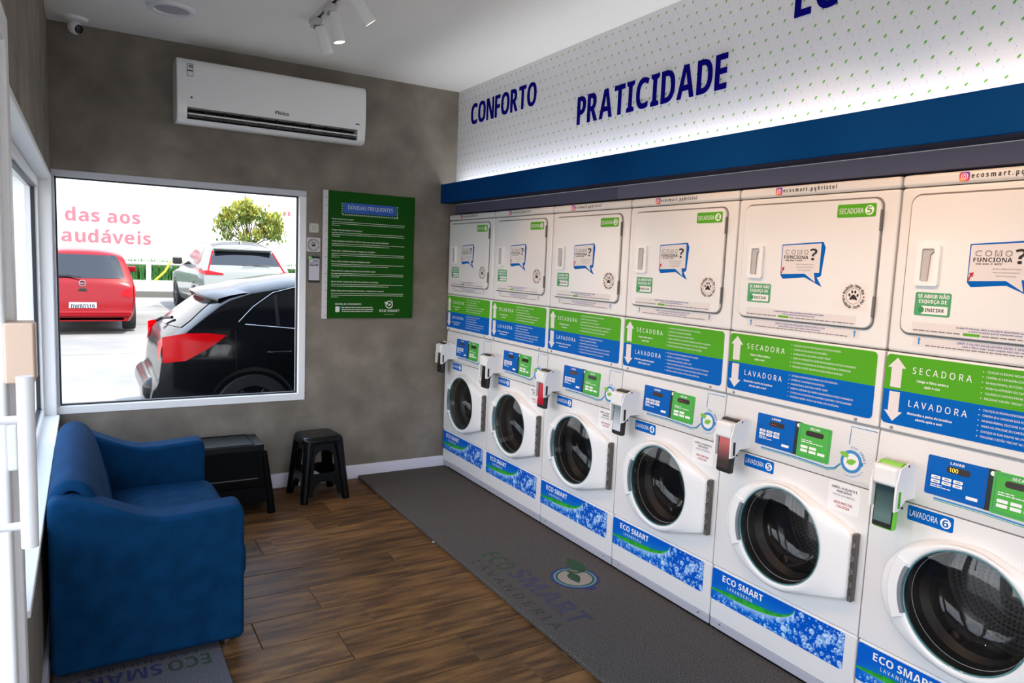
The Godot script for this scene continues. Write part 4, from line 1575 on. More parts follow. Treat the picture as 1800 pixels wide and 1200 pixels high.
func readers(words: Array) -> void:
	var scr := []
	# what each screen shows, top to bottom
	for q in [[Color8(16, 15, 16), Color8(16, 15, 16)], [Color8(15, 15, 17), Color8(20, 20, 22)], [Color8(196, 24, 52), Color8(176, 20, 44)], [Color8(124, 142, 146), Color8(206, 212, 220)], [Color8(224, 120, 118), Color8(70, 62, 60)], [Color8(52, 72, 76), Color8(96, 122, 120)]]:
		var g := GradientTexture2D.new()
		g.width = 8; g.height = 64
		var gr := Gradient.new()
		gr.set_color(0, q[0]); gr.set_color(1, q[1])
		g.gradient = gr
		g.fill_from = Vector2(0.5, 0.1); g.fill_to = Vector2(0.5, 0.8)
		var s := mk("screen_print_%d" % scr.size(), 255, 255, 255, 0.08)
		s.albedo_texture = g
		scr.append(s)
	var said := ["payment terminal with a black screen on the washer nearest the back wall", "payment terminal with a black screen on the second washer from the back wall", "payment terminal with a red screen on washer 3", "payment terminal with a pale grey screen on washer 4", "payment terminal with a pink and grey screen on washer 5", "bright green payment terminal on washer 6"]
	for k in 6:
		var z := Z0 + W * k + 0.1005
		var h := thing("card_reader_holder", "white plastic bracket on the console of the %s washer from the back wall" % words[k], "holder", Vector3(0, 0.75 + FLOOR_Y, z), -PI / 2, "white brackets for payment terminals")
		var T := Transform3D(Basis(), Vector3(0, -0.75, 0))
		var b := MB.new(); b.m = T
		# side cheeks running back to the console
		for s in [-1.0, 1.0]:
			b = MB.new(); b.m = T * Transform3D(Basis(Vector3(0, 0, -1), Vector3(0, 1, 0), Vector3(1, 0, 0)), Vector3(s * 0.043, 0, 0))
			b.prism(PackedVector2Array([Vector2(0.008, 0.822), Vector2(0.008, 0.930), Vector2(-0.040, 0.948), Vector2(-0.092, 0.93), Vector2(-0.108, 0.872), Vector2(-0.108, 0.79), Vector2(-0.088, 0.79), Vector2(-0.05, 0.822)]), -0.0025, 0.0025, 0.001, 1)
			part("side_plate", b, M.white_plastic, h)
		b = MB.new(); b.m = T
		b.box(Vector3(-0.042, 0.83, 0.002), Vector3(0.042, 0.925, 0.010))
		part("back_plate", b, M.white_plastic, h)
		b = MB.new(); b.m = T
		b.rbox(Vector3(-0.041, 0.868, 0.05), Vector3(0.041, 0.934, 0.112), 0.012, 3)
		part("hood", b, M.white_plastic, h, "rounded white hood over the terminal")
		for sd in [-1.0, 1.0]:
			b = MB.new(); b.m = T
			b.rbox(Vector3(sd * 0.0375, 0.788, 0.085), Vector3(sd * 0.0435, 0.876, 0.107), 0.002)
			part("front_strip", b, M.white_plastic, h)
		b = MB.new(); b.m = T
		b.rbox(Vector3(0.0455, 0.80, 0.082), Vector3(0.047, 0.855, 0.094), 0.0005)
		part("side_slot", b, M.black_plastic if k < 5 else M.green, h)
		for q in [[-0.044, 0.936, 0.05], [0.044, 0.936, 0.05], [0.0465, 0.80, 0.07]]:
			b = MB.new(); b.m = T
			b.lathe([Vector2(0, -0.004), Vector2(0.0035, -0.003), Vector2(0.0045, 0), Vector2(0.0035, 0.003), Vector2(0, 0.004)], 10, Transform3D(Basis(), Vector3(q[0], q[1], q[2])))
			part("screw", b, M.black_plastic, h)
		var gr := k == 5
		var p := thing("payment_terminal", said[k], "card reader", Vector3(0, 0.7 + FLOOR_Y, z), -PI / 2, "")
		p.set_meta("group", "payment terminals on the washers")
		var TT := Transform3D(Basis(), Vector3(0, 0.02, 0.083)) * Transform3D(Basis(Vector3.RIGHT, -0.05), Vector3.ZERO)
		b = MB.new(); b.m = TT
		b.rbox(Vector3(-0.036, 0.0, -0.016), Vector3(0.036, 0.155, 0.014), 0.009, 3)
		part("case", b, mk("case_green", 100, 206, 44, 0.4) if gr else M.black_plastic, p)
		b = MB.new(); b.m = TT
		b.prism(rr(-0.0325, 0.006, 0.0325, 0.152, 0.004), 0.010, 0.0155)
		part("bezel", b, M.black_plastic, p)
		b = MB.new(); b.m = TT
		b.quv(Vector3(-0.0295, 0.022, 0.0158), Vector3(0.0295, 0.022, 0.0158), Vector3(0.0295, 0.148, 0.0158), Vector3(-0.0295, 0.148, 0.0158), Vector2(0, 0), Vector2(1, 1))
		part("screen", b, scr[k], p)
		b = MB.new(); b.m = Transform3D(Basis(), Vector3.ZERO)
		b.rbox(Vector3(-0.038, 0.233, 0.052), Vector3(0.038, 0.244, 0.078), 0.003)
		part("paper_lid", b, mk("lid_green", 130, 196, 60, 0.4) if gr else mk("lid_dark", 44, 34, 30, 0.5), p)

func off(o: Node3D) -> MB:
	# builder in room coordinates for a thing that is not turned
	var b := MB.new()
	b.m = Transform3D(Basis(), -o.position)
	return b

func shelf() -> void:
	var t := thing("shelf", "long deep blue ledge running above the dryers", "shelf", Vector3(XW, 2.0, 2.4))
	var b := off(t)
	b.rbox(Vector3(-0.073, 2.003, 0.002), Vector3(-0.053, 2.138, 4.9), 0.002)
	part("front_board", b, M.shelf_blue, t)
	b = off(t)
	b.box(Vector3(-0.053, 2.003, 0.002), Vector3(XW - 0.005, 2.02, 4.9))
	part("bottom_board", b, mk("shelf_navy", 6, 26, 66, 0.6), t)
	var l := thing("led_strip", "strip of cool white light hidden in the trough of the blue ledge", "light strip", Vector3(0.0, 2.021, 2.35))
	b = off(l)
	b.box(Vector3(-0.02, 2.021, 0.06), Vector3(0.01, 2.026, 4.8))
	part("strip_base", b, M.white_plastic, l)
	b = off(l)
	b.box(Vector3(-0.016, 2.026, 0.07), Vector3(0.006, 2.03, 4.79))
	part("led_light", b, M.led_strip, l)

func wall_words() -> void:
	for q in [["CONFORTO", 0.213, 1.068, 2.549, 2.692, "navy letters reading CONFORTO nearest the corner of the wallpapered wall"], ["PRATICIDADE", 1.506, 2.594, 2.366, 2.516, "navy letters reading PRATICIDADE in the middle of the wallpapered wall"], ["ECONOMIA", 2.92, 3.86, 2.568, 2.72, "navy letters cut off by the top edge of the photo at the right"]]:
		var t := thing("wall_lettering", q[5], "lettering", Vector3(XW, q[3], (q[1] + q[2]) / 2.0), -PI / 2, "navy words on the wallpaper")
		# widths of the letters in the face, so that each is a piece of its own
		var ws := []
		var total := 0.0
		for c in q[0]:
			var bx := MB.span(MB.text_arrays(c, true, 8.0)[0])
			ws.append(bx.size.x)
			total += bx.size.x + 0.052
		total -= 0.052
		var L: float = q[2] - q[1]
		var hgt: float = q[4] - q[3]
		var x := -L / 2.0
		for i in q[0].length():
			var w: float = ws[i] / total * L
			var b := MB.new()
			b.fit(q[0][i], x, 0.0, x + w, hgt, 0.007, true, 1.0)
			# give the letter thickness
			var front := b.v.size()
			var F := b.v.duplicate()
			var edges := {}
			for k in range(0, front, 3):
				for e in 3:
					var A: Vector3 = F[k + e]
					var B: Vector3 = F[k + (e + 1) % 3]
					var ka := A.snapped(Vector3.ONE * 1e-5)
					var kb := B.snapped(Vector3.ONE * 1e-5)
					if edges.has([kb, ka]):
						edges.erase([kb, ka])
					else:
						edges[[ka, kb]] = [A, B]
			for k in edges:
				var A: Vector3 = edges[k][0]
				var B: Vector3 = edges[k][1]
				var dz := Vector3(0, 0, -0.004)
				b.quad(A, B, B + dz, A + dz)
			part("letter", b, M.letter_navy, t)
			x += w + 0.052 / total * L

func air_conditioner() -> void:
	var x0 := -1.855
	var x1 := -0.722
	var t := thing("air_conditioner", "white split air conditioner on the cement wall above the window", "air conditioner", Vector3((x0 + x1) / 2, 2.325, 0))
	var SX := Transform3D(Basis(Vector3(0, 0, 1), Vector3(0, 1, 0), Vector3(-1, 0, 0)), Vector3.ZERO)
	# profile in (z, y): full for the ends, with the outlet cut away for the middle
	var full := PackedVector2Array([Vector2(0.0, 2.35), Vector2(0.03, 2.333), Vector2(0.10, 2.323), Vector2(0.155, 2.322), Vector2(0.182, 2.332), Vector2(0.196, 2.352), Vector2(0.204, 2.40), Vector2(0.207, 2.46), Vector2(0.208, 2.55), Vector2(0.206, 2.64), Vector2(0.2, 2.668), Vector2(0.185, 2.684), Vector2(0.16, 2.69), Vector2(0.0, 2.69)])
	var mid := PackedVector2Array([Vector2(0.0, 2.35), Vector2(0.03, 2.333), Vector2(0.10, 2.323), Vector2(0.155, 2.322), Vector2(0.182, 2.332), Vector2(0.192, 2.345), Vector2(0.15, 2.352), Vector2(0.10, 2.39), Vector2(0.11, 2.412), Vector2(0.2045, 2.412), Vector2(0.207, 2.46), Vector2(0.208, 2.55), Vector2(0.206, 2.64), Vector2(0.2, 2.668), Vector2(0.185, 2.684), Vector2(0.16, 2.69), Vector2(0.0, 2.69)])
	var b := off(t)
	b.m = b.m * SX
	b.prism(mid, -(x1 - 0.055), -(x0 + 0.055))
	part("body", b, M.ac_white, t)
	for q in [[x0, x0 + 0.055], [x1 - 0.055, x1]]:
		b = off(t)
		b.m = b.m * SX
		b.prism(full, -q[1], -q[0], 0.008 if q[0] == x0 else 0.0, 2, true, 0.0 if q[0] == x0 else 0.008)
		part("end_cover", b, M.ac_white, t)
	b = off(t)
	b.box(Vector3(x0 + 0.056, 2.385, 0.105), Vector3(x1 - 0.056, 2.411, 0.12))
	b.box(Vector3(x0 + 0.056, 2.355, 0.135), Vector3(x1 - 0.056, 2.36, 0.175))
	part("outlet", b, M.dark_hole, t)
	b = off(t)
	b.m = b.m * SX
	b.prism(PackedVector2Array([Vector2(0.120, 2.392), Vector2(0.195, 2.372), Vector2(0.199, 2.375), Vector2(0.196, 2.380), Vector2(0.12, 2.397)]), -(x1 - 0.06), -(x0 + 0.06))
	part("louvre", b, M.ac_white, t)
	for k in 9:
		b = off(t)
		var x := x0 + 0.16 + k * 0.103
		b.box(Vector3(x, 2.374, 0.13), Vector3(x + 0.004, 2.41, 0.175))
		part("vane", b, M.black_plastic, t)
	b = off(t)
	b.line("Philco", -1.262, 2.437, 0.021, 0.2085, true, 0.5, 1.0)
	b.line("10", x0 + 0.062, 2.631, 0.016, 0.2082, true)
	b.ring(rr(x0 + 0.055, 2.585, x0 + 0.088, 2.655, 0.002, 1), rr(x0 + 0.057, 2.587, x0 + 0.086, 2.653, 0.002, 1), 0.2072, 0.2085)
	b.box(Vector3(x0 + 0.058, 2.613, 0.2072), Vector3(x0 + 0.085, 2.62, 0.2086))
	bars(b, x1 - 0.07, x1 - 0.045, 2.443, 0.007, 0.2075, 4)
	part("lettering", b, mk("print_maroon", 70, 44, 48, 0.6), t)
	b = off(t)
	b.flat(ell(x0 + 0.078, 2.466, 0.007, 0.007, 14), 0.2085)
	part("sensor", b, M.print_grey, t)

func ceiling_things() -> void:
	var t := thing("ceiling_speaker", "round white speaker grille set in the ceiling near the left wall", "speaker", Vector3(-1.92, H, 0.64))
	var b := MB.new()
	b.m = Transform3D(Basis(Vector3.RIGHT, PI), Vector3.ZERO)
	b.lathe([Vector2(0.082, 0.002), Vector2(0.086, 0.013), Vector2(0.098, 0.016), Vector2(0.112, 0.012), Vector2(0.118, 0.0)], 48)
	b.lathe([Vector2(0.118, 0.0), Vector2(0.0, 0.0)], 48)
	part("rim", b, M.white_plastic, t)
	b = MB.new()
	b.m = Transform3D(Basis(Vector3.RIGHT, PI), Vector3.ZERO)
	b.lathe([Vector2(0.085, 0.004), Vector2(0.05, 0.008), Vector2(0, 0.009)], 40)
	part("grille", b, mk("grille_grey", 176, 172, 176, 0.8), t)
	t = thing("dome_camera", "small white dome camera hanging from the ceiling in the corner", "camera", Vector3(-2.35, H, 0.125))
	b = MB.new()
	b.m = Transform3D(Basis(Vector3.RIGHT, PI), Vector3.ZERO)
	b.lathe([Vector2(0.0, 0.022), Vector2(0.03, 0.022), Vector2(0.06, 0.014), Vector2(0.066, 0.0)].map(func(v): return v), 32)
	part("base", b, M.white_plastic, t)
	b = MB.new()
	b.m = Transform3D(Basis(Vector3.RIGHT, PI), Vector3.ZERO)
	var pr := []
	for k in 13:
		var a := -PI / 2 + PI * k / 12.0
		pr.append(Vector2(0.036 * cos(a) + (0.0), 0.05 + 0.036 * sin(a)))
	b.lathe(pr, 28)
	var ball := part("ball", b, M.white_plastic, t)
	b = MB.new()
	var look := Vector3(0.62, -0.35, 0.7).normalized()
	var ax := Vector3.UP.cross(look).normalized()
	b.m = Transform3D(Basis(look.cross(ax).normalized() * -1.0, look, ax), Vector3(0, -0.05, 0))
	b.m.basis = Basis(ax, look, ax.cross(look))
	b.lathe([Vector2(0.024, 0.0285), Vector2(0.022, 0.0335), Vector2(0.012, 0.0365), Vector2(0, 0.0372)], 20)
	part("lens", b, mk("lens_black", 8, 8, 10, 0.08), ball)

func track_lights() -> void:
	var X := -1.275
	var t := thing("track_rail", "white lighting track fixed to the ceiling in front of the machines", "light track", Vector3(X, H, 2.6))
	var b := off(t)
	b.box(Vector3(X - 0.018, H - 0.02, 0.93), Vector3(X - 0.008, H, 4.3))
	b.box(Vector3(X + 0.008, H - 0.02, 0.93), Vector3(X + 0.018, H, 4.3))
	b.box(Vector3(X - 0.008, H - 0.006, 0.93), Vector3(X + 0.008, H, 4.3))
	b.box(Vector3(X - 0.018, H - 0.02, 0.922), Vector3(X + 0.018, H, 0.931))
	part("profile", b, mk("track_white", 206, 203, 200, 0.5), t)
	b = off(t)
	b.box(Vector3(X - 0.0078, H - 0.016, 0.932), Vector3(X + 0.0078, H - 0.007, 4.29))
	part("slot", b, M.black_plastic, t)
	var spots := [[1.0, Vector3(0.42, -0.9, -0.25), 0.55, "white spotlight at the end of the ceiling track"], [1.25, Vector3(0.20, -0.95, 0.02), 1.0, "white spotlight with its lit face showing, second on the ceiling track"], [1.55, Vector3(0.62, -0.78, 0.0), 1.0, "white spotlight cut by the top edge of the photo"], [2.35, Vector3(0.7, -0.75, 0.1), 1.0, ""], [3.0, Vector3(0.74, -0.72, 0.05), 1.0, ""], [3.55, Vector3(0.74, -0.72, 0.1), 1.0, ""], [4.1, Vector3(0.74, -0.72, 0.0), 1.0, ""]]
	for q in spots:
		var lb: String = q[3]
		if lb == "":
			lb = "white spotlight out of view, %s along the ceiling track" % {2.35: "fourth", 3.0: "fifth", 3.55: "sixth", 4.1: "seventh"}[q[0]]
		var s := thing("track_spotlight", lb, "spotlight", Vector3(X, H - 0.02, q[0]), 0.0, "white spotlights on the ceiling track")
		b = MB.new()
		b.rbox(Vector3(-0.017, -0.028, -0.055), Vector3(0.017, 0.0, 0.055), 0.004)
		part("adapter", b, M.track_white, s)
		b = MB.new()
		b.tube([Vector3(0, -0.015, 0), Vector3(0.0, -0.03, 0)], 0.011, 12)
		b.rbox(Vector3(-0.012, -0.046, -0.014), Vector3(0.012, -0.025, 0.014), 0.005, 2)
		part("joint", b, mk("joint_grey", 150, 140, 134, 0.5), s)
		var dir: Vector3 = q[1].normalized()
		var ax := dir.cross(Vector3.BACK).normalized()
		var bs := Basis(ax, dir, ax.cross(dir))
		var top := Vector3(0.02, -0.036, 0)
		b = MB.new()
		b.m = Transform3D(bs, top)
		b.lathe([Vector2(0, -0.012), Vector2(0.026, -0.012), Vector2(0.030, -0.008), Vector2(0.030, 0.128), Vector2(0.027, 0.13), Vector2(0.025, 0.118), Vector2(0.0, 0.116)], 28)
		part("barrel", b, M.white_plastic, s)
		b = MB.new()
		b.m = Transform3D(bs, top)
		b.lathe([Vector2(0.0245, 0.118), Vector2(0.0245, 0.1285), Vector2(0.0, 0.1295)], 24)
		part("lamp_face", b, M.lamp_face, s)
		var l := SpotLight3D.new()
		l.name = "spot_light"
		s.add_child(l, true)
		l.light_color = Color(1.0, 0.80, 0.62)
		l.light_energy = 0.66 * q[2]
		l.light_size = 0.022
		l.spot_angle = 32.0
		l.spot_angle_attenuation = 0.8
		l.spot_range = 9.0
		l.spot_attenuation = 2.0
		l.shadow_enabled = true
		l.look_at_from_position(s.position + top + dir * 0.134, s.position + top + dir * 2.0, Vector3.BACK)
		l.transform = s.transform.affine_inverse() * l.transform if l.global_position != s.position + top + dir * 0.134 else l.transform

func board() -> void:
	var x0 := -0.91
	var x1 := -0.278
	var y0 := 1.157
	var y1 := 2.025
	var t := thing("notice_board", "tall dark green board of frequent questions on the cement wall", "notice board", Vector3((x0 + x1) / 2, y0, 0))
	var b := off(t)
	b.rbox(Vector3(x0, y0, 0.001), Vector3(x1, y1, 0.012), 0.002)
	part("panel", b, M.poster_green, t)
	b = off(t)
	b.rbox(Vector3(x0 - 0.034, y0 - 0.003, 0.001), Vector3(x0 + 0.001, y1, 0.014), 0.002)
	part("spine", b, mk("spine_white", 206, 202, 206, 0.5), t, "white strip along the left edge")
	var z := 0.0125
	var px := func(u: float) -> float: return x0 + u * (x1 - x0)
	var py := func(v: float) -> float: return y1 - v * (y1 - y0)
	b = off(t)
	for k in 15:
		var yy: float = py.call(0.055 + k * 0.066)
		b.box(Vector3(x0 - 0.016, yy, 0.0138), Vector3(x0 - 0.006, yy + 0.004, 0.0146))
	part("spine_mark", b, M.print_grey, t)
	b = off(t)
	b.prism(rr(px.call(0.165), py.call(0.165), px.call(0.775), py.call(0.085), 0.008), 0.011, 0.0126)
	part("title_panel", b, mk("title_blue", 10, 84, 176, 0.45), t, "blue title panel")
	b = off(t)
	b.fit("DÚVIDAS FREQUENTES", px.call(0.22), py.call(0.143), px.call(0.735), py.call(0.096), z + 0.0004, false, 3.0)
	# dashed line round the title
	for k in 30:
		var u := 0.16 + k * 0.0215
		b.prism(PackedVector2Array([Vector2(px.call(u), py.call(0.184)), Vector2(px.call(u + 0.010), py.call(0.184)), Vector2(px.call(u + 0.016), py.call(0.174)), Vector2(px.call(u + 0.006), py.call(0.174))]), z - 0.001, z + 0.0002)
	for k in 5:
		var v := 0.09 + k * 0.019
		for u in [0.148, 0.782]:
			b.prism(PackedVector2Array([Vector2(px.call(u), py.call(v + 0.009)), Vector2(px.call(u + 0.012), py.call(v + 0.005)), Vector2(px.call(u + 0.012), py.call(v - 0.002)), Vector2(px.call(u), py.call(v + 0.002))]), z - 0.001, z + 0.0002)
	var qs := [[0.222, "Posso só lavar ou só secar?", 3], [0.307, "Porque não vejo espuma na lavadora?", 3], [0.393, "O que acontece se durante o ciclo as roupas que retirei estão molhadas?", 2], [0.47, "Posso abrir a máquina durante a lavagem ou secagem?", 3], [0.553, "Posso utilizar minhas roupas na máquina a seco?", 2], [0.627, "Posso misturar roupas de várias cores na mesma carga?", 3], [0.713, "Quero minhas roupas sem cheiro de amaciante, como faço?", 2], [0.785, "Minha roupa está com pequenas manchas, a máquina irá remover?", 3]]
	var sd := 1
	for q in qs:
		b.line(q[1], px.call(0.045), py.call(q[0]), 0.0098, z, true, 0.0, 0.86, 10.0)
		for k in q[2]:
			sd += 1
			bars(b, px.call(0.045), px.call(0.13 if (k == q[2] - 1 and q[2] == 3) else (0.7 if k == q[2] - 1 else 0.88)), py.call(q[0] + 0.018 + k * 0.0142), 0.0034, z, sd)
	b.line("CENTRAL DE ATENDIMENTO", px.call(0.09), py.call(0.893), 0.0115, z, true, 0.0, 0.88)
	for k in 3:
		bars(b, px.call(0.165), px.call(0.53), py.call(0.915 + k * 0.016), 0.0044, z, 40 + k)
	b.prism(rr(px.call(0.095), py.call(0.95), px.call(0.14), py.call(0.905), 0.003), z - 0.001, z)
	b.fit("ECO SMART", px.call(0.60), py.call(0.948), px.call(0.84), py.call(0.928), z, true)
	b.line("L A V A N D E R I A", px.call(0.72), py.call(0.972), 0.0068, z, false, 0.5, 1.05)
	b.ring(ell(px.call(0.715), py.call(0.888), 0.028, 0.028, 28), ell(px.call(0.715), py.call(0.888), 0.021, 0.021, 28), z - 0.001, z)
	b.flat(leaf(Vector2(px.call(0.68), py.call(0.875)), 0.034, 0.018, 2.8), z)
	b.flat(leaf(Vector2(px.call(0.72), py.call(0.888)), 0.026, 0.014, 0.5), z)
	b.flat(ell(px.call(0.752), py.call(0.862), 0.004, 0.004, 8), z)
	b.flat(ell(px.call(0.742), py.call(0.848), 0.0025, 0.0025, 8), z)
	part("lettering", b, mk("board_print", 214, 220, 206, 0.6), t)
	b = off(t)
	b.box(Vector3(px.call(0.145), py.call(0.925), z - 0.001), Vector3(px.call(0.165), py.call(0.905), z + 0.0006))
	part("phone_mark", b, M.title_blue, t)
	# little things between the window and the board
	t = thing("wall_plate", "small blank cream wall plate above the paw sign", "wall plate", Vector3(-1.002, 1.737, 0))
	b = off(t)
	b.rbox(Vector3(-1.034, 1.736, 0.0), Vector3(-0.969, 1.798, 0.008), 0.003)
	part("cover", b, mk("plate_cream", 196, 190, 180, 0.5), t)
	b = off(t)
	for q in [[-1.028, 1.743], [-0.975, 1.743], [-1.028, 1.791], [-0.975, 1.791]]:
		b.flat(ell(q[0], q[1], 0.003, 0.003, 8), 0.0084)
	b.ring(ell(-1.0, 1.766, 0.012, 0.012, 16), ell(-1.0, 1.766, 0.010, 0.010, 16), 0.007, 0.0085)
	part("screws", b, M.print_grey, t)
	t = thing("paw_sign", "square white no pets sign with a paw beside the green board", "sign", Vector3(-1.003, 1.608, 0))
	b = off(t)
	b.rbox(Vector3(-1.049, 1.608, 0.0), Vector3(-0.957, 1.702, 0.004), 0.001)
	part("plate", b, mk("plate_white", 206, 200, 200, 0.5), t)
	paw(t, Transform3D(Basis(), Vector3(-1.003, 1.655, 0.0044) - t.position), 0.043)
	t = thing("phone_sign", "sign shaped like a black smartphone under the paw sign", "sign", Vector3(-0.998, 1.40, 0))
	b = off(t)
	b.prism(rr(-1.038, 1.40, -0.958, 1.578, 0.008), 0.0, 0.005, 0.001, 1)
	part("case", b, M.black_plastic, t)
	b = off(t)
	b.prism(rr(-1.034, 1.416, -0.962, 1.562, 0.002, 1), 0.004, 0.0056)
	part("screen", b, mk("screen_pale", 200, 196, 208, 0.4), t)
	b = off(t)
	for k in 5:
		bars(b, -1.008 if k < 2 else -1.03, -0.966, 1.549 - k * 0.009, 0.0036 if k != 4 else 0.006, 0.006, 60 + k)
	part("small_print", b, M.print_black, t)
	b = off(t)
	b.flat(ell(-1.026, 1.566, 0.014, 0.014, 20), 0.0064)
	part("green_badge", b, M.green_tag, t)
	b = off(t)
	b.ring(ell(-1.026, 1.566, 0.0095, 0.0095, 18), ell(-1.026, 1.566, 0.0075, 0.0075, 18), 0.006, 0.0068)
	b.tube([Vector3(-1.030, 1.570, 0.0066), Vector3(-1.029, 1.564, 0.0066), Vector3(-1.022, 1.562, 0.0066)], 0.0016, 5)
	part("badge_mark", b, M.print_white, t)

func carpets() -> void:
	# runner along the machines, and its inlaid emblem
	var t := thing("floor_runner", "long grey brown carpet runner along the machines with an inlaid leaf emblem", "carpet", Vector3(-0.32, 0, 2.4))
	var b := off(t)
	b.rbox(Vector3(-0.669, 0.0005, 0.018), Vector3(0.02, 0.022, 5.2), 0.006, 2)
	part("pile", b, M.carpet, t)
	# emblem: text runs away from the wall, letters upright towards the machines
	var E := Transform3D(Basis(Vector3(0, 0, 1), Vector3(1, 0, 0), Vector3(0, 1, 0)), Vector3.ZERO)
	var lay := func() -> MB:
		var q := off(t)
		q.m = q.m * E * Transform3D(Basis(), Vector3(0.038, -0.027, 0.012))
		return q
	b = lay.call()
	b.fit("ECO", 1.60, -0.515, 1.82, -0.405, 0.0106, true)
	part("inlay_green", b, M.carpet_worn_green, t)
	b = lay.call()
	b.fit("SMART", 1.86, -0.50, 2.44, -0.385, 0.0106, true)
	part("inlay_navy", b, M.carpet_worn_navy, t)
	b = lay.call()
	b.fit("L A V A N D E R I A", 1.66, -0.60, 2.44, -0.545, 0.0106, false)
	part("inlay_black", b, M.carpet_black, t)
	var c := Vector2(2.055, -0.215)
	var R := 0.125
	b = lay.call()
	b.ring(ell(c.x, c.y, R, R, 40), ell(c.x, c.y, R * 0.87, R * 0.87, 40), 0.009, 0.0107)
	b.flat(smooth([c + Vector2(0.95, -0.3) * R, c + Vector2(1.2, -0.1) * R, c + Vector2(1.15, 0.25) * R, c + Vector2(0.9, 0.2) * R]), 0.0106)
	part("inlay_ring", b, M.carpet_navy, t)
	b = lay.call()
	b.ring(ell(c.x, c.y, R * 0.87, R * 0.87, 40), ell(c.x, c.y, R * 0.78, R * 0.78, 40), 0.009, 0.0108)
	part("inlay_sky", b, M.carpet_sky, t)
	b = lay.call()
	b.flat(ell(c.x, c.y, R * 0.70, R * 0.70, 36), 0.0107)
	part("inlay_cream", b, M.carpet_cream, t)
	b = lay.call()
	b.ring(ell(c.x, c.y, R * 0.78, R * 0.78, 40), ell(c.x, c.y, R * 0.70, R * 0.70, 40), 0.009, 0.0109)
	b.flat(leaf(c + Vector2(-0.98, 0.72) * R, 1.5 * R, 0.72 * R, 3.0), 0.0111)
	b.flat(leaf(c + Vector2(0.0, -0.02) * R, 1.0 * R, 0.5 * R, -0.25), 0.0111)
	b.tube([Vector3(c.x - 0.4 * R, c.y + 0.75 * R, 0.0107), Vector3(c.x - 0.3 * R, c.y + 0.35 * R, 0.0107), Vector3(c.x - 0.6 * R, c.y + 0.05 * R, 0.0107)], 0.006, 6)
	part("inlay_leaf", b, M.carpet_green, t)
	# mat by the door
	t = thing("door_mat", "grey carpet mat with worn green and blue letters under the sofa end", "mat", Vector3(-2.18, 0, 2.35))
	b = off(t)
	b.rbox(Vector3(-2.46, 0.0005, 1.82), Vector3(-1.893, 0.010, 2.9), 0.003)
	part("pile", b, mk("carpet_mat", 255, 255, 255, 0.98), t)
	tri_map(M.carpet_mat, noise_tex(14, 0.19, 2, Color8(62, 62, 68), Color8(128, 126, 134), 512), 1.6)
	var E2 := Transform3D(Basis(Vector3(-1, 0, 0), Vector3(0, 0, 1), Vector3(0, 1, 0)), Vector3.ZERO)
	b = off(t); b.m = b.m * E2
	b.fit("ECO", 1.94, 1.99, 2.09, 2.07, 0.0106, true)
	part("inlay_green", b, M.carpet_worn_green, t)
	b = off(t); b.m = b.m * E2
	b.fit("SMART", 2.11, 1.99, 2.40, 2.07, 0.0106, true)
	part("inlay_navy", b, M.carpet_navy, t)
	b = off(t); b.m = b.m * E2
	b.fit("L A V A N D E R I A", 1.98, 1.945, 2.36, 1.972, 0.0106, false)
	part("inlay_black", b, M.carpet_black, t)
	# crumb of white lint at the runner's edge
	t = thing("lint_scrap", "tiny scrap of white lint lying at the edge of the runner", "litter", Vector3(-0.668, 0.0, 1.33))
	b = MB.new()
	b.rbox(Vector3(-0.010, 0.0, -0.006), Vector3(0.008, 0.006, 0.006), 0.0028, 2)
	b.rbox(Vector3(0.002, 0.002, -0.010), Vector3(0.012, 0.007, 0.0), 0.0022, 2)
	part("fluff", b, mk("lint", 210, 204, 200, 0.9), t)

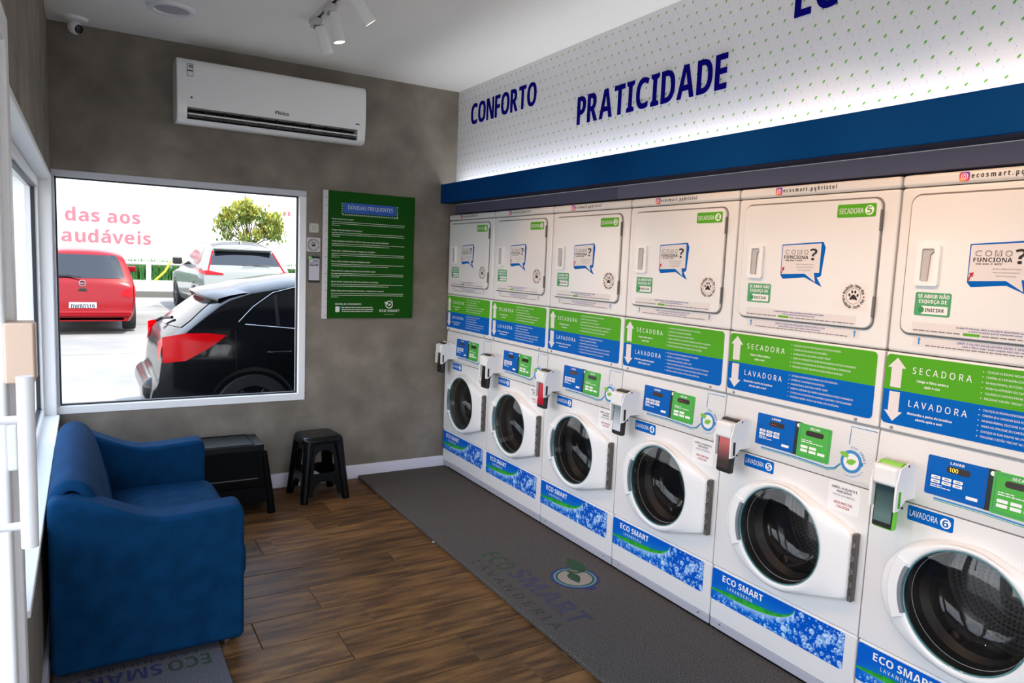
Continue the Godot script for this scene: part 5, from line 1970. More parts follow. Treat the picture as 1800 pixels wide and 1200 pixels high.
func sofa() -> void:
	var t := thing("sofa", "low two seat blue suede sofa under the long window", "sofa", Vector3(-2.14, 0, 1.365))
	var z0 := 0.75
	var z1 := 1.98
	var ax0 := -2.462
	var ax1 := -1.803
	# arm outline in (x, y), clockwise from the rear foot along the top is the swooping edge
	var pts := [Vector2(ax0, 0.035), Vector2(ax1 - 0.002, 0.035), Vector2(ax1, 0.592)]
	var rad := [0.03, 0.03, 0.05]
	for k in range(1, 14):
		var f := (k + 1) / 16.0
		var x := lerpf(ax1, ax0, f)
		var y := 0.578
		if f < 0.35:
			y = 0.592 - 0.014 * smoothstep(0.0, 0.35, f)
		elif f > 0.42:
			y = 0.578 + 0.115 * smoothstep(0.42, 0.96, f)
		pts.append(Vector2(x, y)); rad.append(0.0)
	pts.append(Vector2(ax0, 0.692)); rad.append(0.05)
	var arm := rounded(pts, rad, 6)
	for q in [[z0, z0 + 0.135], [z1 - 0.135, z1]]:
		var b := off(t)
		b.prism(arm, q[0], q[1], 0.02, 5, true, 0.02)
		var a := part("arm", b, M.suede, t)
		# piped seam round the outer face
		b = off(t)
		var line := []
		var zz: float = q[1] - 0.012 if q[1] == z1 else q[0] + 0.012
		for p in [Vector2(ax1 - 0.012, 0.08), Vector2(ax1 - 0.011, 0.3), Vector2(ax1 - 0.012, 0.53), Vector2(ax1 - 0.03, 0.563), Vector2(-1.93, 0.562), Vector2(-2.05, 0.56), Vector2(-2.17, 0.573), Vector2(-2.28, 0.604), Vector2(-2.38, 0.65)]:
			line.append(Vector3(p.x - 0.012, p.y - 0.008, zz + (0.009 if q[1] == z1 else -0.009)))
		b.tube(line, 0.0025, 6)
		part("seam", b, mk("suede_seam", 12, 40, 84, 0.9), a)
	# back roll between the arms, over their rear ends
	var back := smooth([Vector2(-2.462, 0.14), Vector2(-2.464, 0.4), Vector2(-2.464, 0.58), Vector2(-2.462, 0.665), Vector2(-2.438, 0.714), Vector2(-2.39, 0.734), Vector2(-2.34, 0.712), Vector2(-2.305, 0.655), Vector2(-2.275, 0.56), Vector2(-2.25, 0.46), Vector2(-2.235, 0.36), Vector2(-2.24, 0.22), Vector2(-2.275, 0.12), Vector2(-2.40, 0.10)], 5)
	var b := off(t)
	b.prism(back, z0 + 0.075, z1 - 0.075, 0.035, 6, true, 0.035)
	part("back_cushion", b, M.suede, t)
	b = off(t)
	b.rbox(Vector3(-2.30, 0.20, z0 + 0.13), Vector3(-1.77, 0.385, z1 - 0.13), 0.055, 4, Vector3(0.02, 0.03, 0.0))
	part("seat_cushion", b, M.suede, t)
	b = off(t)
	b.rbox(Vector3(-2.44, 0.045, z0 + 0.13), Vector3(-1.785, 0.235, z1 - 0.13), 0.05, 4, Vector3(0.02, 0.0, 0.0))
	part("seat_base", b, M.suede, t)
	for q in [[-2.42, z0 + 0.06], [-1.87, z0 + 0.06], [-2.42, z1 - 0.06], [-1.87, z1 - 0.055]]:
		b = off(t)
		var y0 := 0.0101 if (q[1] > 1.82 and q[0] < -1.893) else 0.0005
		b.lathe([Vector2(0, y0), Vector2(0.017, y0), Vector2(0.019, 0.006 + y0), Vector2(0.016, 0.04), Vector2(0, 0.042)], 18, Transform3D(Basis(), Vector3(q[0], 0, q[1])))
		part("foot", b, M.chrome, t, "small metal foot")

func stool() -> void:
	var t := thing("stool", "black plastic stool with arched sides against the cement wall", "stool", Vector3(-1.03, 0, 0.265), 0.08)
	var top := 0.118     # half width under the seat
	var bot := 0.162     # half width at the floor
	var Ht := 0.42
	var b := MB.new()
	b.prism(rr(-0.128, -0.128, 0.128, 0.128, 0.055, 6), 0.0, 0.045, 0.028, 4, true)
	var vv := b
	b = MB.new()
	b.m = Transform3D(Basis(Vector3.RIGHT, -PI / 2), Vector3(0, Ht - 0.045, 0))
	b.prism(rr(-0.134, -0.134, 0.134, 0.134, 0.06, 7), 0.0, 0.045, 0.026, 5, true)
	var seat := part("seat", b, M.stool_black, t)
	b = MB.new()
	b.m = Transform3D(Basis(Vector3.RIGHT, -PI / 2), Vector3(0, Ht, 0))
	b.prism(rr(-0.012, -0.012, 0.012, 0.012, 0.005, 3), 0.0, 0.0006)
	part("finger_hole", b, M.dark_hole, seat)
	# corner legs
	for sx in [-1.0, 1.0]:
		for sz in [-1.0, 1.0]:
			b = MB.new()
			var pts := []
			var rs := []
			for k in 6:
				var f := k / 5.0
				var hw := lerpf(bot, top, f)
				pts.append(Vector3(sx * (hw - 0.022), lerpf(0.0, Ht - 0.03, f), sz * (hw - 0.022)))
				rs.append(lerpf(0.024, 0.034, f))
			b.tube(pts, rs, 14)
			part("leg", b, M.stool_black, t)
	# arched apron, cross rail on each side
	for k in 4:
		var T := Transform3D(Basis(Vector3.UP, k * PI / 2), Vector3.ZERO)
		b = MB.new()
		var tilt := Transform3D(Basis(Vector3.RIGHT, atan((bot - top) / Ht) * -1.0), Vector3(0, 0, bot - 0.012))
		b.m = T * tilt
		# outer outline with the lower arch, then a keyhole to the upper arch
		var o := PackedVector2Array()
		var half := func(y: float) -> float: return lerpf(bot, top, y / Ht) - 0.02
		o.append(Vector2(half.call(0.14), 0.14))
		o.append(Vector2(half.call(0.395), 0.395))
		o.append(Vector2(-half.call(0.395), 0.395))
		o.append(Vector2(-half.call(0.14), 0.14))
		o.append(Vector2(-half.call(0.05) + 0.015, 0.04))
		for i in 11:
			var a := PI - PI * i / 10.0
			o.append(Vector2(cos(a) * 0.085, 0.04 + sin(a) * 0.095))
		o.append(Vector2(half.call(0.05) - 0.015, 0.04))
		# split along the middle so that the window stays open
		var win := PackedVector2Array()
		for i in 9:
			var a := PI * i / 8.0
			win.append(Vector2(cos(a) * 0.066, 0.27 + sin(a) * 0.066))
		win.append(Vector2(-0.074, 0.185))
		win.append(Vector2(0.074, 0.185))
		for piece in Geometry2D.clip_polygons(o, win):
			if Geometry2D.is_polygon_clockwise(piece):
				continue
			# cut in two halves: each is a simple outline
			for s in [-1.0, 1.0]:
				var mask := PackedVector2Array([Vector2(0, -1), Vector2(s, -1), Vector2(s, 1), Vector2(0, 1)])
				for hp in Geometry2D.intersect_polygons(piece, mask):
					for hq in Geometry2D.clip_polygons(hp, win):
						b.prism(hq, -0.012, 0.0)
		part("side_panel", b, M.stool_black, t)

func step_table() -> void:
	var t := thing("side_table", "low black plastic step table between the sofa and the stool", "side table", Vector3(-1.62, 0, 0.28))
	var Ht := 0.42
	var b := MB.new()
	b.m = Transform3D(Basis(Vector3.RIGHT, -PI / 2), Vector3(0, Ht - 0.035, 0))
	b.prism(rr(-0.215, -0.15, 0.215, 0.15, 0.018, 3), 0.0, 0.035, 0.006, 2)
	var top := part("top", b, mk("table_top_black", 10, 13, 15, 0.5, 0.0, 0.35), t)
	b = MB.new()
	b.ring(rr(-0.2, -0.145, 0.15, 0.145, 0.01, 2), rr(-0.19, -0.135, 0.14, 0.135, 0.008, 2), 0.0, 0.004)
	var R := MB.new()
	R.m = Transform3D(Basis(Vector3.RIGHT, -PI / 2), Vector3(0, Ht - 0.001, 0))
	R.ring(rr(-0.205, -0.14, 0.16, 0.14, 0.01, 2), rr(-0.197, -0.132, 0.152, 0.132, 0.008, 2), 0.0, 0.005)
	part("rim", R, M.stool_black, top)
	b = MB.new()
	b.rbox(Vector3(0.168, Ht - 0.006, -0.13), Vector3(0.212, Ht + 0.004, -0.09), 0.002)
	part("grip", b, M.dark_hole, top)
	# tapering sides: upper box, ledge and lower skirt, on four splayed legs
	var face := func(w0: float, w1: float, d0: float, d1: float, y0: float, y1: float, m: MB) -> void:
		var L := [Vector3(-w0, y0, d0), Vector3(w0, y0, d0), Vector3(w0, y0, -d0), Vector3(-w0, y0, -d0)]
		var U := [Vector3(-w1, y1, d1), Vector3(w1, y1, d1), Vector3(w1, y1, -d1), Vector3(-w1, y1, -d1)]
		for i in 4:
			var j := (i + 1) % 4
			m.quad(L[i], L[j], U[j], U[i])
	b = MB.new()
	face.call(0.232, 0.212, 0.178, 0.150, 0.19, 0.386, b)
	b.quad(Vector3(-0.232, 0.19, 0.178), Vector3(-0.232, 0.19, -0.178), Vector3(0.232, 0.19, -0.178), Vector3(0.232, 0.19, 0.178))
	part("upper_body", b, mk("table_black", 5, 6, 7, 0.6, 0.0, 0.2), t)
	b = MB.new()
	var SL := Transform3D(Basis(Vector3.RIGHT, -atan(0.028 / 0.196)), Vector3(0, 0.19, 0.178))
	b.m = SL
	b.ring(rr(-0.2, 0.012, 0.2, 0.185, 0.012, 3), rr(-0.182, 0.03, 0.178, 0.17, 0.01, 3), -0.002, 0.010)
	part("front_frame", b, M.table_black, t)
	b = MB.new()
	b.m = SL
	b.rbox(Vector3(-0.175, 0.026, 0.0), Vector3(0.172, 0.034, 0.012), 0.003)
	part("shelf_lip", b, mk("lip_grey", 60, 60, 64, 0.4), t)
	b = MB.new()
	b.rbox(Vector3(-0.24, 0.165, -0.186), Vector3(0.24, 0.192, 0.188), 0.008, 2)
	part("ledge", b, M.table_black, t)
	b = MB.new()
	face.call(0.25, 0.236, 0.196, 0.184, 0.07, 0.166, b)
	part("lower_skirt", b, M.table_black, t)
	for sx in [-1.0, 1.0]:
		for sz in [-1.0, 1.0]:
			b = MB.new()
			b.tube([Vector3(sx * 0.247, 0.0, sz * 0.192), Vector3(sx * 0.24, 0.1, sz * 0.186), Vector3(sx * 0.212, 0.38, sz * 0.15)], [0.024, 0.022, 0.016], 12)
			part("leg", b, M.table_black, t)

func gy(z: float) -> float:
	return -0.1 - 0.022 * z

func outside() -> void:
	var b := MB.new()
	b.quad(Vector3(-40, gy(14), 14), Vector3(30, gy(14), 14), Vector3(30, gy(-22), -22), Vector3(-40, gy(-22), -22))
	b.quad(Vector3(-40, gy(-22) - 0.4, -22), Vector3(30, gy(-22) - 0.4, -22), Vector3(30, gy(14) - 0.4, 14), Vector3(-40, gy(14) - 0.4, 14))
	var g := struct("ground", b, M.concrete_ground, "pale concrete of the car park outside", "ground")
	# joints of the slabs
	for z in [-3.1, -6.9, -10.6, -13.4]:
		b = MB.new()
		var y := gy(z)
		b.box(Vector3(-14, y - 0.01, z), Vector3(8, y + 0.002, z + 0.025))
		part("slab_joint", b, M.asphalt_dark, g)
	# far white wall with its painted slogan
	b = MB.new()
	b.box(Vector3(-40, -0.5, -20.8), Vector3(0.48, 9.0, -20.5))
	b.box(Vector3(0.50, -0.5, -20.8), Vector3(30, 9.0, -20.5))
	b.box(Vector3(0.47, -0.5, -20.8), Vector3(0.51, 9.0, -20.52))
	var wl := struct("wall_outside", b, M.outside_wall, "tall white wall with a pink slogan at the back of the car park", "wall")
	b = MB.new()
	b.line("das aos", -0.81, 2.355, 0.385, -20.485, true, 1.0, 1.06, 2.0)
	b.line("incentivo às vi", -3.75, 2.355, 0.385, -20.485, true, 1.0, 1.06, 2.0)
	b.line("audáveis", -0.515, 1.73, 0.385, -20.485, true, 1.0, 1.06, 2.0)
	b.line("mais s", -3.15, 1.73, 0.385, -20.485, true, 1.0, 1.06, 2.0)
	b.fit("\"", 3.56, 2.93, 3.80, 3.08, -20.485, true)
	part("slogan", b, M.outside_letter, wl)
	# kerb, planter, hedge and rail
	b = MB.new()
	b.rbox(Vector3(-14, 0.1, -17.4), Vector3(10, 0.44, -17.05), 0.02, 2)
	tag(part("kerb", b, M.concrete_curb), "grey concrete kerb along the edge of the car park", "kerb")
	b = MB.new()
	b.rbox(Vector3(-14, 0.2, -19.6), Vector3(10, 0.70, -18.2), 0.02, 2)
	tag(part("planter", b, M.rail_white), "low white planter holding the hedge", "planter")
	var r := thing("guard_rail", "white tube rail in front of the hedge", "rail", Vector3(-2, 0.43, -17.6))
	b = off(r)
	b.tube([Vector3(-9.9, 1.2, -17.55), Vector3(6.1, 1.2, -17.55)], 0.045, 8)
	part("top_rail", b, M.rail_white, r)
	for k in 8:
		b = off(r)
		var x := -0.8 + (k - 4) * 2.2
		b.box(Vector3(x - 0.06, 0.40, -17.6), Vector3(x + 0.06, 1.17, -17.5))
		part("post", b, M.rail_white, r)
	var rp := thing("rope", "yellow rope hanging from the white rail", "rope", Vector3(-0.45, 0.7, -17.45))
	b = off(rp)
	b.tube([Vector3(-0.24, 1.28, -17.49), Vector3(-0.30, 1.16, -17.46), Vector3(-0.40, 0.98, -17.44), Vector3(-0.52, 0.86, -17.44), Vector3(-0.66, 0.72, -17.46)], 0.03, 6)
	part("strand", b, M.rope_yellow, rp)
	hedge()
	shrub()
	red_car()
	silver_suv()
	black_car()

func hedge() -> void:
	var bl := MB.new()
	bl.tri(Vector3(-0.025, 0, 0), Vector3(0.025, 0, 0), Vector3(0.0, 0.62, 0.05))
	bl.tri(Vector3(0, 0, -0.025), Vector3(0, 0, 0.025), Vector3(0.05, 0.6, 0.0))
	var mm := MultiMesh.new()
	mm.transform_format = MultiMesh.TRANSFORM_3D
	mm.mesh = bl.mesh()
	var rng := RandomNumberGenerator.new()
	rng.seed = 4
	var N := 5200
	mm.instance_count = N
	for i in N:
		var s := rng.randf_range(0.75, 1.15)
		var bs := Basis(Vector3.UP, rng.randf() * TAU).rotated(Vector3(rng.randf() - 0.5, 0, rng.randf() - 0.5).normalized(), rng.randf() * 0.35)
		mm.set_instance_transform(i, Transform3D(bs.scaled(Vector3.ONE * s), Vector3(rng.randf_range(-9, 7), 0.69, rng.randf_range(-19.4, -18.4))))
	var o := MultiMeshInstance3D.new()
	o.name = numbered("hedge")
	o.multimesh = mm
	o.material_override = M.leaf_hedge
	add_child(o)
	o.set_meta("kind", "stuff")
	tag(o, "green hedge of upright grassy leaves behind the white rail", "hedge")

func shrub() -> void:
	var c := Vector3(1.47, 2.42, -15.6)
	var t := thing("shrub", "round yellow green shrub rising behind the silver car", "shrub", Vector3(1.5, gy(-15.6), -15.6))
	var b := off(t)
	var rng := RandomNumberGenerator.new()
	rng.seed = 12
	b.tube([Vector3(1.5, gy(-15.6), -15.6), Vector3(1.48, 1.2, -15.6), Vector3(1.5, 1.9, -15.6)], [0.06, 0.05, 0.035], 8)
	var tips := []
	for k in 34:
		var a := rng.randf() * TAU
		var el := rng.randf_range(-0.7, 1.2)
		var d := Vector3(cos(a) * cos(el) * 0.86, sin(el) * 0.60, sin(a) * cos(el) * 0.6)
		var e := Vector3(1.5, 2.3, -15.6) + d * rng.randf_range(0.75, 1.0)
		tips.append(e)
		b.tube([Vector3(1.5, 1.7, -15.6), Vector3(1.5, 2.0, -15.6).lerp(e, 0.5) + Vector3(0, -0.08, 0), e], [0.022, 0.014, 0.006], 5)
	part("stem", b, M.bark, t)
	var lf := MB.new()
	lf.quad(Vector3(0, 0, 0), Vector3(0.032, 0.055, 0.01), Vector3(0, 0.13, 0), Vector3(-0.032, 0.055, 0.01))
	for q in [["yellow", M.leaf_yellow, 1900, 0], ["green", M.leaf_green, 1500, 5]]:
		var mm := MultiMesh.new()
		mm.transform_format = MultiMesh.TRANSFORM_3D
		mm.mesh = lf.mesh()
		mm.instance_count = q[2]
		for i in q[2]:
			var e: Vector3 = tips[rng.randi() % tips.size()]
			var r := Vector3(rng.randfn(), rng.randfn(), rng.randfn()) * (0.085 if q[3] == 0 else 0.1)
			var bs := Basis(Vector3.UP, rng.randf() * TAU) * Basis(Vector3.RIGHT, rng.randf_range(-1.2, 1.2))
			mm.set_instance_transform(i, Transform3D(bs.scaled(Vector3.ONE * rng.randf_range(0.7, 1.2)), e + r + Vector3(0, 0.03 if q[3] == 0 else -0.06, 0) - t.position))
		var o := MultiMeshInstance3D.new()
		o.name = "foliage"
		o.multimesh = mm
		o.material_override = q[1]
		t.add_child(o, true)
		o.set_meta("kind", "stuff")

# ------------------------------------------------------------------ cars
# a car body is a surface over (X along the car from its tail, s across): sides from sill to shoulder, then over the top
class CarShape:
	var top: Array      # Vector2(X, height of the outline), tail to nose
	var side: Array     # Vector2(height, share of half width)
	var half := 0.85
	var length := 4.0
	var floor_y := 0.2
	var rc := 0.09
	var nose := 0.5
	var tail := 0.35
	var tail_in := 0.12
	static func look(a: Array, x: float) -> float:
		if x <= a[0].x: return a[0].y
		for i in a.size() - 1:
			if x <= a[i + 1].x:
				var t: float = (x - a[i].x) / maxf(a[i + 1].x - a[i].x, 1e-6)
				return lerpf(a[i].y, a[i + 1].y, t)
		return a[-1].y
	func plan(X: float) -> float:
		var p := 1.0
		if X < tail: p -= tail_in * pow(1.0 - X / tail, 2.2)
		if X > length - nose: p -= 0.22 * pow(1.0 - (length - X) / nose, 2.2)
		return p
	func wide(X: float, y: float) -> float:
		return half * plan(X) * look(side, y)
	func over(X: float, z: float) -> float:
		# height of the top surface
		var yt := look(top, X)
		var r := minf(rc, (yt - floor_y) * 0.4)
		var w := wide(X, yt - r)
		var c := clampf(absf(z) / maxf(w, 1e-4), 0.0, 1.0)
		return yt - r + r * pow(maxf(1.0 - pow(c, 2.6), 0.0), 0.75)
	func tail_x(z: float, y: float, x1: float) -> float:
		var a := 0.0
		var b := x1
		for i in 26:
			var m := (a + b) / 2.0
			if over(m, z) < y: a = m
			else: b = m
		return b
	func side_pt(X: float, y: float, s: float, o: float) -> Vector3:
		return Vector3(X, y, s * (wide(X, y) + o))

func car_body(c: CarShape, xs: Array) -> MB:
	var b := MB.new()
	var rows := []
	for X in xs:
		var yt := CarShape.look(c.top, X)
		var r := minf(c.rc, (yt - c.floor_y) * 0.4)
		var row := PackedVector3Array()
		var L := PackedVector3Array()
		for k in 15:
			var y := lerpf(c.floor_y, yt - r, k / 14.0)
			L.append(Vector3(X, y, c.wide(X, y)))
		var w := c.wide(X, yt - r)
		for k in range(1, 11):
			var a := PI / 2.0 * k / 10.0
			var z := w * pow(cos(a), 0.6) if k < 10 else 0.0
			L.append(Vector3(X, c.over(X, z), z))
		for p in L:
			row.append(p)
		for k in range(L.size() - 2, -1, -1):
			row.append(Vector3(L[k].x, L[k].y, -L[k].z))
		rows.append(row)
	b.grid(rows, false, true)
	# close tail, nose and underside
	for e in [0, rows.size() - 1]:
		var R: PackedVector3Array = rows[e]
		var n := R.size()
		for k in n / 2:
			var A := R[k]; var B := R[k + 1]; var C := R[n - 2 - k]; var D := R[n - 1 - k]
			if e == 0: b.quad(A, B, C, D)
			else: b.quad(D, C, B, A)
	for i in rows.size() - 1:
		var n: int = rows[i].size()
		b.quad(rows[i][0], rows[i][n - 1], rows[i + 1][n - 1], rows[i + 1][0])
	return b

func side_patch(c: CarShape, lo: Array, hi: Array, s: float, o := 0.004, nx := 24, ny := 8) -> MB:
	# band on the flank between two outlines Vector2(X, y)
	var b := MB.new()
	var rows := []
	var x0: float = maxf(lo[0].x, hi[0].x)
	var x1: float = minf(lo[-1].x, hi[-1].x)
	for j in ny + 1:
		var row := PackedVector3Array()
		for i in nx + 1:
			var X := lerpf(x0, x1, float(i) / nx)
			var y := lerpf(CarShape.look(lo, X), CarShape.look(hi, X), float(j) / ny)
			row.append(c.side_pt(X, y, s, o))
		rows.append(row)
	b.grid(rows, false, s < 0)
	return b

func tail_patch(c: CarShape, lo: Array, hi: Array, x1: float, o := 0.006, nz := 24, ny := 10) -> MB:
	# patch on the sloping tail between two outlines Vector2(z, y); the sheet stands a little proud
	var b := MB.new()
	var rows := []
	var z0: float = maxf(lo[0].x, hi[0].x)
	var z1: float = minf(lo[-1].x, hi[-1].x)
	for j in ny + 1:
		var row := PackedVector3Array()
		for i in nz + 1:
			var z := lerpf(z0, z1, float(i) / nz)
			var y := lerpf(CarShape.look(lo, z), CarShape.look(hi, z), float(j) / ny)
			row.append(Vector3(c.tail_x(z, y, x1) - o, y + o * 0.3, z))
		rows.append(row)
	b.grid(rows, false, false)
	return b

func wheel(parent: Node, at: Vector3, r: float, s: float) -> void:
	var b := MB.new()
	b.m = Transform3D(Basis(Vector3.RIGHT, PI / 2 * s), at)
	b.lathe([Vector2(0, -0.1), Vector2(r * 0.96, -0.1), Vector2(r, -0.07), Vector2(r, 0.08), Vector2(r * 0.95, 0.105), Vector2(r * 0.66, 0.105), Vector2(r * 0.64, 0.09)], 36)
	var w := part("wheel", b, M.tyre, parent)
	b = MB.new()
	b.m = Transform3D(Basis(Vector3.RIGHT, PI / 2 * s), at)
	b.lathe([Vector2(r * 0.66, 0.1), Vector2(r * 0.6, 0.06), Vector2(0.0, 0.062)], 30)
	for k in 5:
		var a := TAU * k / 5
		b.m = Transform3D(Basis(Vector3.RIGHT, PI / 2 * s), at) * Transform3D(Basis(Vector3.UP, a), Vector3.ZERO)
		b.rbox(Vector3(-0.035, 0.06, 0.0), Vector3(0.035, 0.1, r * 0.62), 0.008)
	part("rim", b, mk("rim_grey", 44, 45, 48, 0.4, 0.5), w)

func arch(parent: Node, c: CarShape, X: float, y: float, r: float, s: float) -> void:
	var b := MB.new()
	var o := []
	for k in 19:
		var a := PI * k / 18.0
		o.append(Vector2(X + cos(a) * r, y + sin(a) * r))
	for k in 18:
		var p: Vector2 = o[k]
		var q: Vector2 = o[k + 1]
		var P := c.side_pt(p.x, maxf(p.y, c.floor_y), s, 0.004)
		var Q := c.side_pt(q.x, maxf(q.y, c.floor_y), s, 0.004)
		var P0 := c.side_pt(p.x, c.floor_y, s, 0.004)
		var Q0 := c.side_pt(q.x, c.floor_y, s, 0.004)
		if s > 0: b.quad(Q0, P0, P, Q)
		else: b.quad(P0, Q0, Q, P)
	part("wheel_arch", b, M.dark_hole, parent)

func stations(c: CarShape) -> Array:
	var xs := []
	var n := 30
	for k in n:
		xs.append(0.9 * pow(float(k) / n, 1.7))
	for k in 40:
		xs.append(lerpf(0.9, c.length - 0.5, k / 39.0))
	for k in range(1, 13):
		xs.append(c.length - 0.5 + 0.5 * (1.0 - pow(1.0 - k / 12.0, 1.5)))
	return xs

func plate(parent: Node, at: Vector3, text: String, pitch: float) -> void:
	# faces the tail, along -X of the car
	var T := Transform3D(Basis(Vector3(0, 0, -1), Vector3(0, 1, 0), Vector3(1, 0, 0)) , at)
	T.basis = Basis(Vector3(0, 0, 1), Vector3(0, 1, 0), Vector3(-1, 0, 0)) * Basis(Vector3.RIGHT, pitch)
	var b := MB.new(); b.m = T
	b.prism(rr(-0.2, -0.065, 0.2, 0.065, 0.012), 0.0, 0.008)
	var p := part("number_plate", b, mk("plate_pale", 158, 160, 164, 0.5), parent)
	b = MB.new(); b.m = T
	b.fit(text, -0.17, -0.045, 0.17, 0.032, 0.0095, true)
	part("plate_lettering", b, mk("plate_ink", 24, 26, 34, 0.6), p)

func red_car() -> void:
	# heading away from the building: the car's X points to -z
	var t := thing("car", "small red hatchback seen from behind through the window", "car", Vector3(-2.369, gy(-10.9), -9.04), PI / 2)
	var c := CarShape.new()
	c.half = 0.80; c.length = 3.8; c.floor_y = 0.20; c.rc = 0.10; c.tail = 0.4; c.tail_in = 0.10
	c.top = [Vector2(0, 0.30), Vector2(0.02, 0.40), Vector2(0.04, 0.52), Vector2(0.07, 0.68), Vector2(0.10, 0.84), Vector2(0.15, 0.92), Vector2(0.40, 1.34), Vector2(0.50, 1.39), Vector2(0.9, 1.43), Vector2(1.6, 1.43), Vector2(2.0, 1.36), Vector2(2.6, 0.94), Vector2(3.4, 0.80), Vector2(3.7, 0.70), Vector2(3.8, 0.5)]
	c.side = [Vector2(0.18, 0.9), Vector2(0.30, 0.965), Vector2(0.55, 1.0), Vector2(0.75, 0.99), Vector2(0.88, 0.965), Vector2(1.34, 0.76), Vector2(1.5, 0.65)]
	part("body", car_body(c, stations(c)), M.paint_red, t)
	part("rear_window", tail_patch(c, [Vector2(-0.62, 0.92), Vector2(0.62, 0.92)], [Vector2(-0.62, 0.97), Vector2(-0.53, 1.31), Vector2(0.53, 1.31), Vector2(0.62, 0.97)], 0.6), M.car_glass, t)
	for s in [-1.0, 1.0]:
		part("side_window", side_patch(c, [Vector2(0.5, 0.93), Vector2(2.3, 0.92)], [Vector2(0.5, 1.0), Vector2(0.72, 1.30), Vector2(1.6, 1.31), Vector2(2.3, 0.98)], s), M.car_glass, t)
		part("tail_lamp", side_patch(c, [Vector2(0.09, 0.60), Vector2(0.30, 0.64)], [Vector2(0.09, 0.74), Vector2(0.16, 0.82), Vector2(0.30, 0.79)], s, 0.012, 10, 6), M.tail_red, t)
		var tl := [Vector2(s * 0.72, 0.60), Vector2(s * 0.58, 0.62)]
		var th := [Vector2(s * 0.72, 0.78), Vector2(s * 0.58, 0.71)]
		if s > 0:
			tl.reverse(); th.reverse()
		part("tail_lamp", tail_patch(c, tl, th, 0.3, 0.012, 8, 6), M.tail_red, t)
		for X in [0.66, 3.02]:
			arch(t, c, X, 0.29, 0.34, s)
			wheel(t, Vector3(X, 0.285, s * 0.70), 0.285, s)
		var m := MB.new()
		m.rbox(Vector3(2.25, 0.98, s * 0.76), Vector3(2.36, 1.1, s * 0.92), 0.03, 2)
		part("mirror", m, M.paint_red, t)
	var b := MB.new()
	b.rbox(Vector3(-0.03, 0.27, -0.72), Vector3(0.10, 0.375, 0.72), 0.03, 3)
	part("bumper", b, M.paint_red, t)
	b = MB.new()
	b.rbox(Vector3(0.0, 0.2, -0.62), Vector3(0.3, 0.28, 0.62), 0.02, 2)
	part("underside", b, M.rubber, t)
	b = MB.new()
	b.tube([Vector3(0.09, 0.94, -0.02), Vector3(0.13, 0.965, -0.2), Vector3(0.135, 0.96, -0.46)], 0.012, 6)
	part("wiper", b, M.black_plastic, t)
	b = MB.new()
	var T := Transform3D(Basis(Vector3(0, 0, 1), Vector3(0, 1, 0), Vector3(-1, 0, 0)), Vector3(0.092, 0.835, 0))
	b.m = T
	b.ring(ell(0, 0, 0.055, 0.055, 24), ell(0, 0, 0.043, 0.043, 24), -0.01, 0.012)
	b.box(Vector3(-0.05, -0.008, 0.0), Vector3(0.05, 0.008, 0.012))
	part("emblem", b, M.chrome, t)
	b = MB.new(); b.m = T
	b.prism(PackedVector2Array([Vector2(-0.075, -0.14), Vector2(0.075, -0.14), Vector2(0.045, -0.085), Vector2(-0.045, -0.085)]), -0.01, 0.02, 0.005)
	part("boot_handle", b, M.black_plastic, t)
	plate(t, Vector3(0.030, 0.455, 0.0), "DWB0319", 0.06)

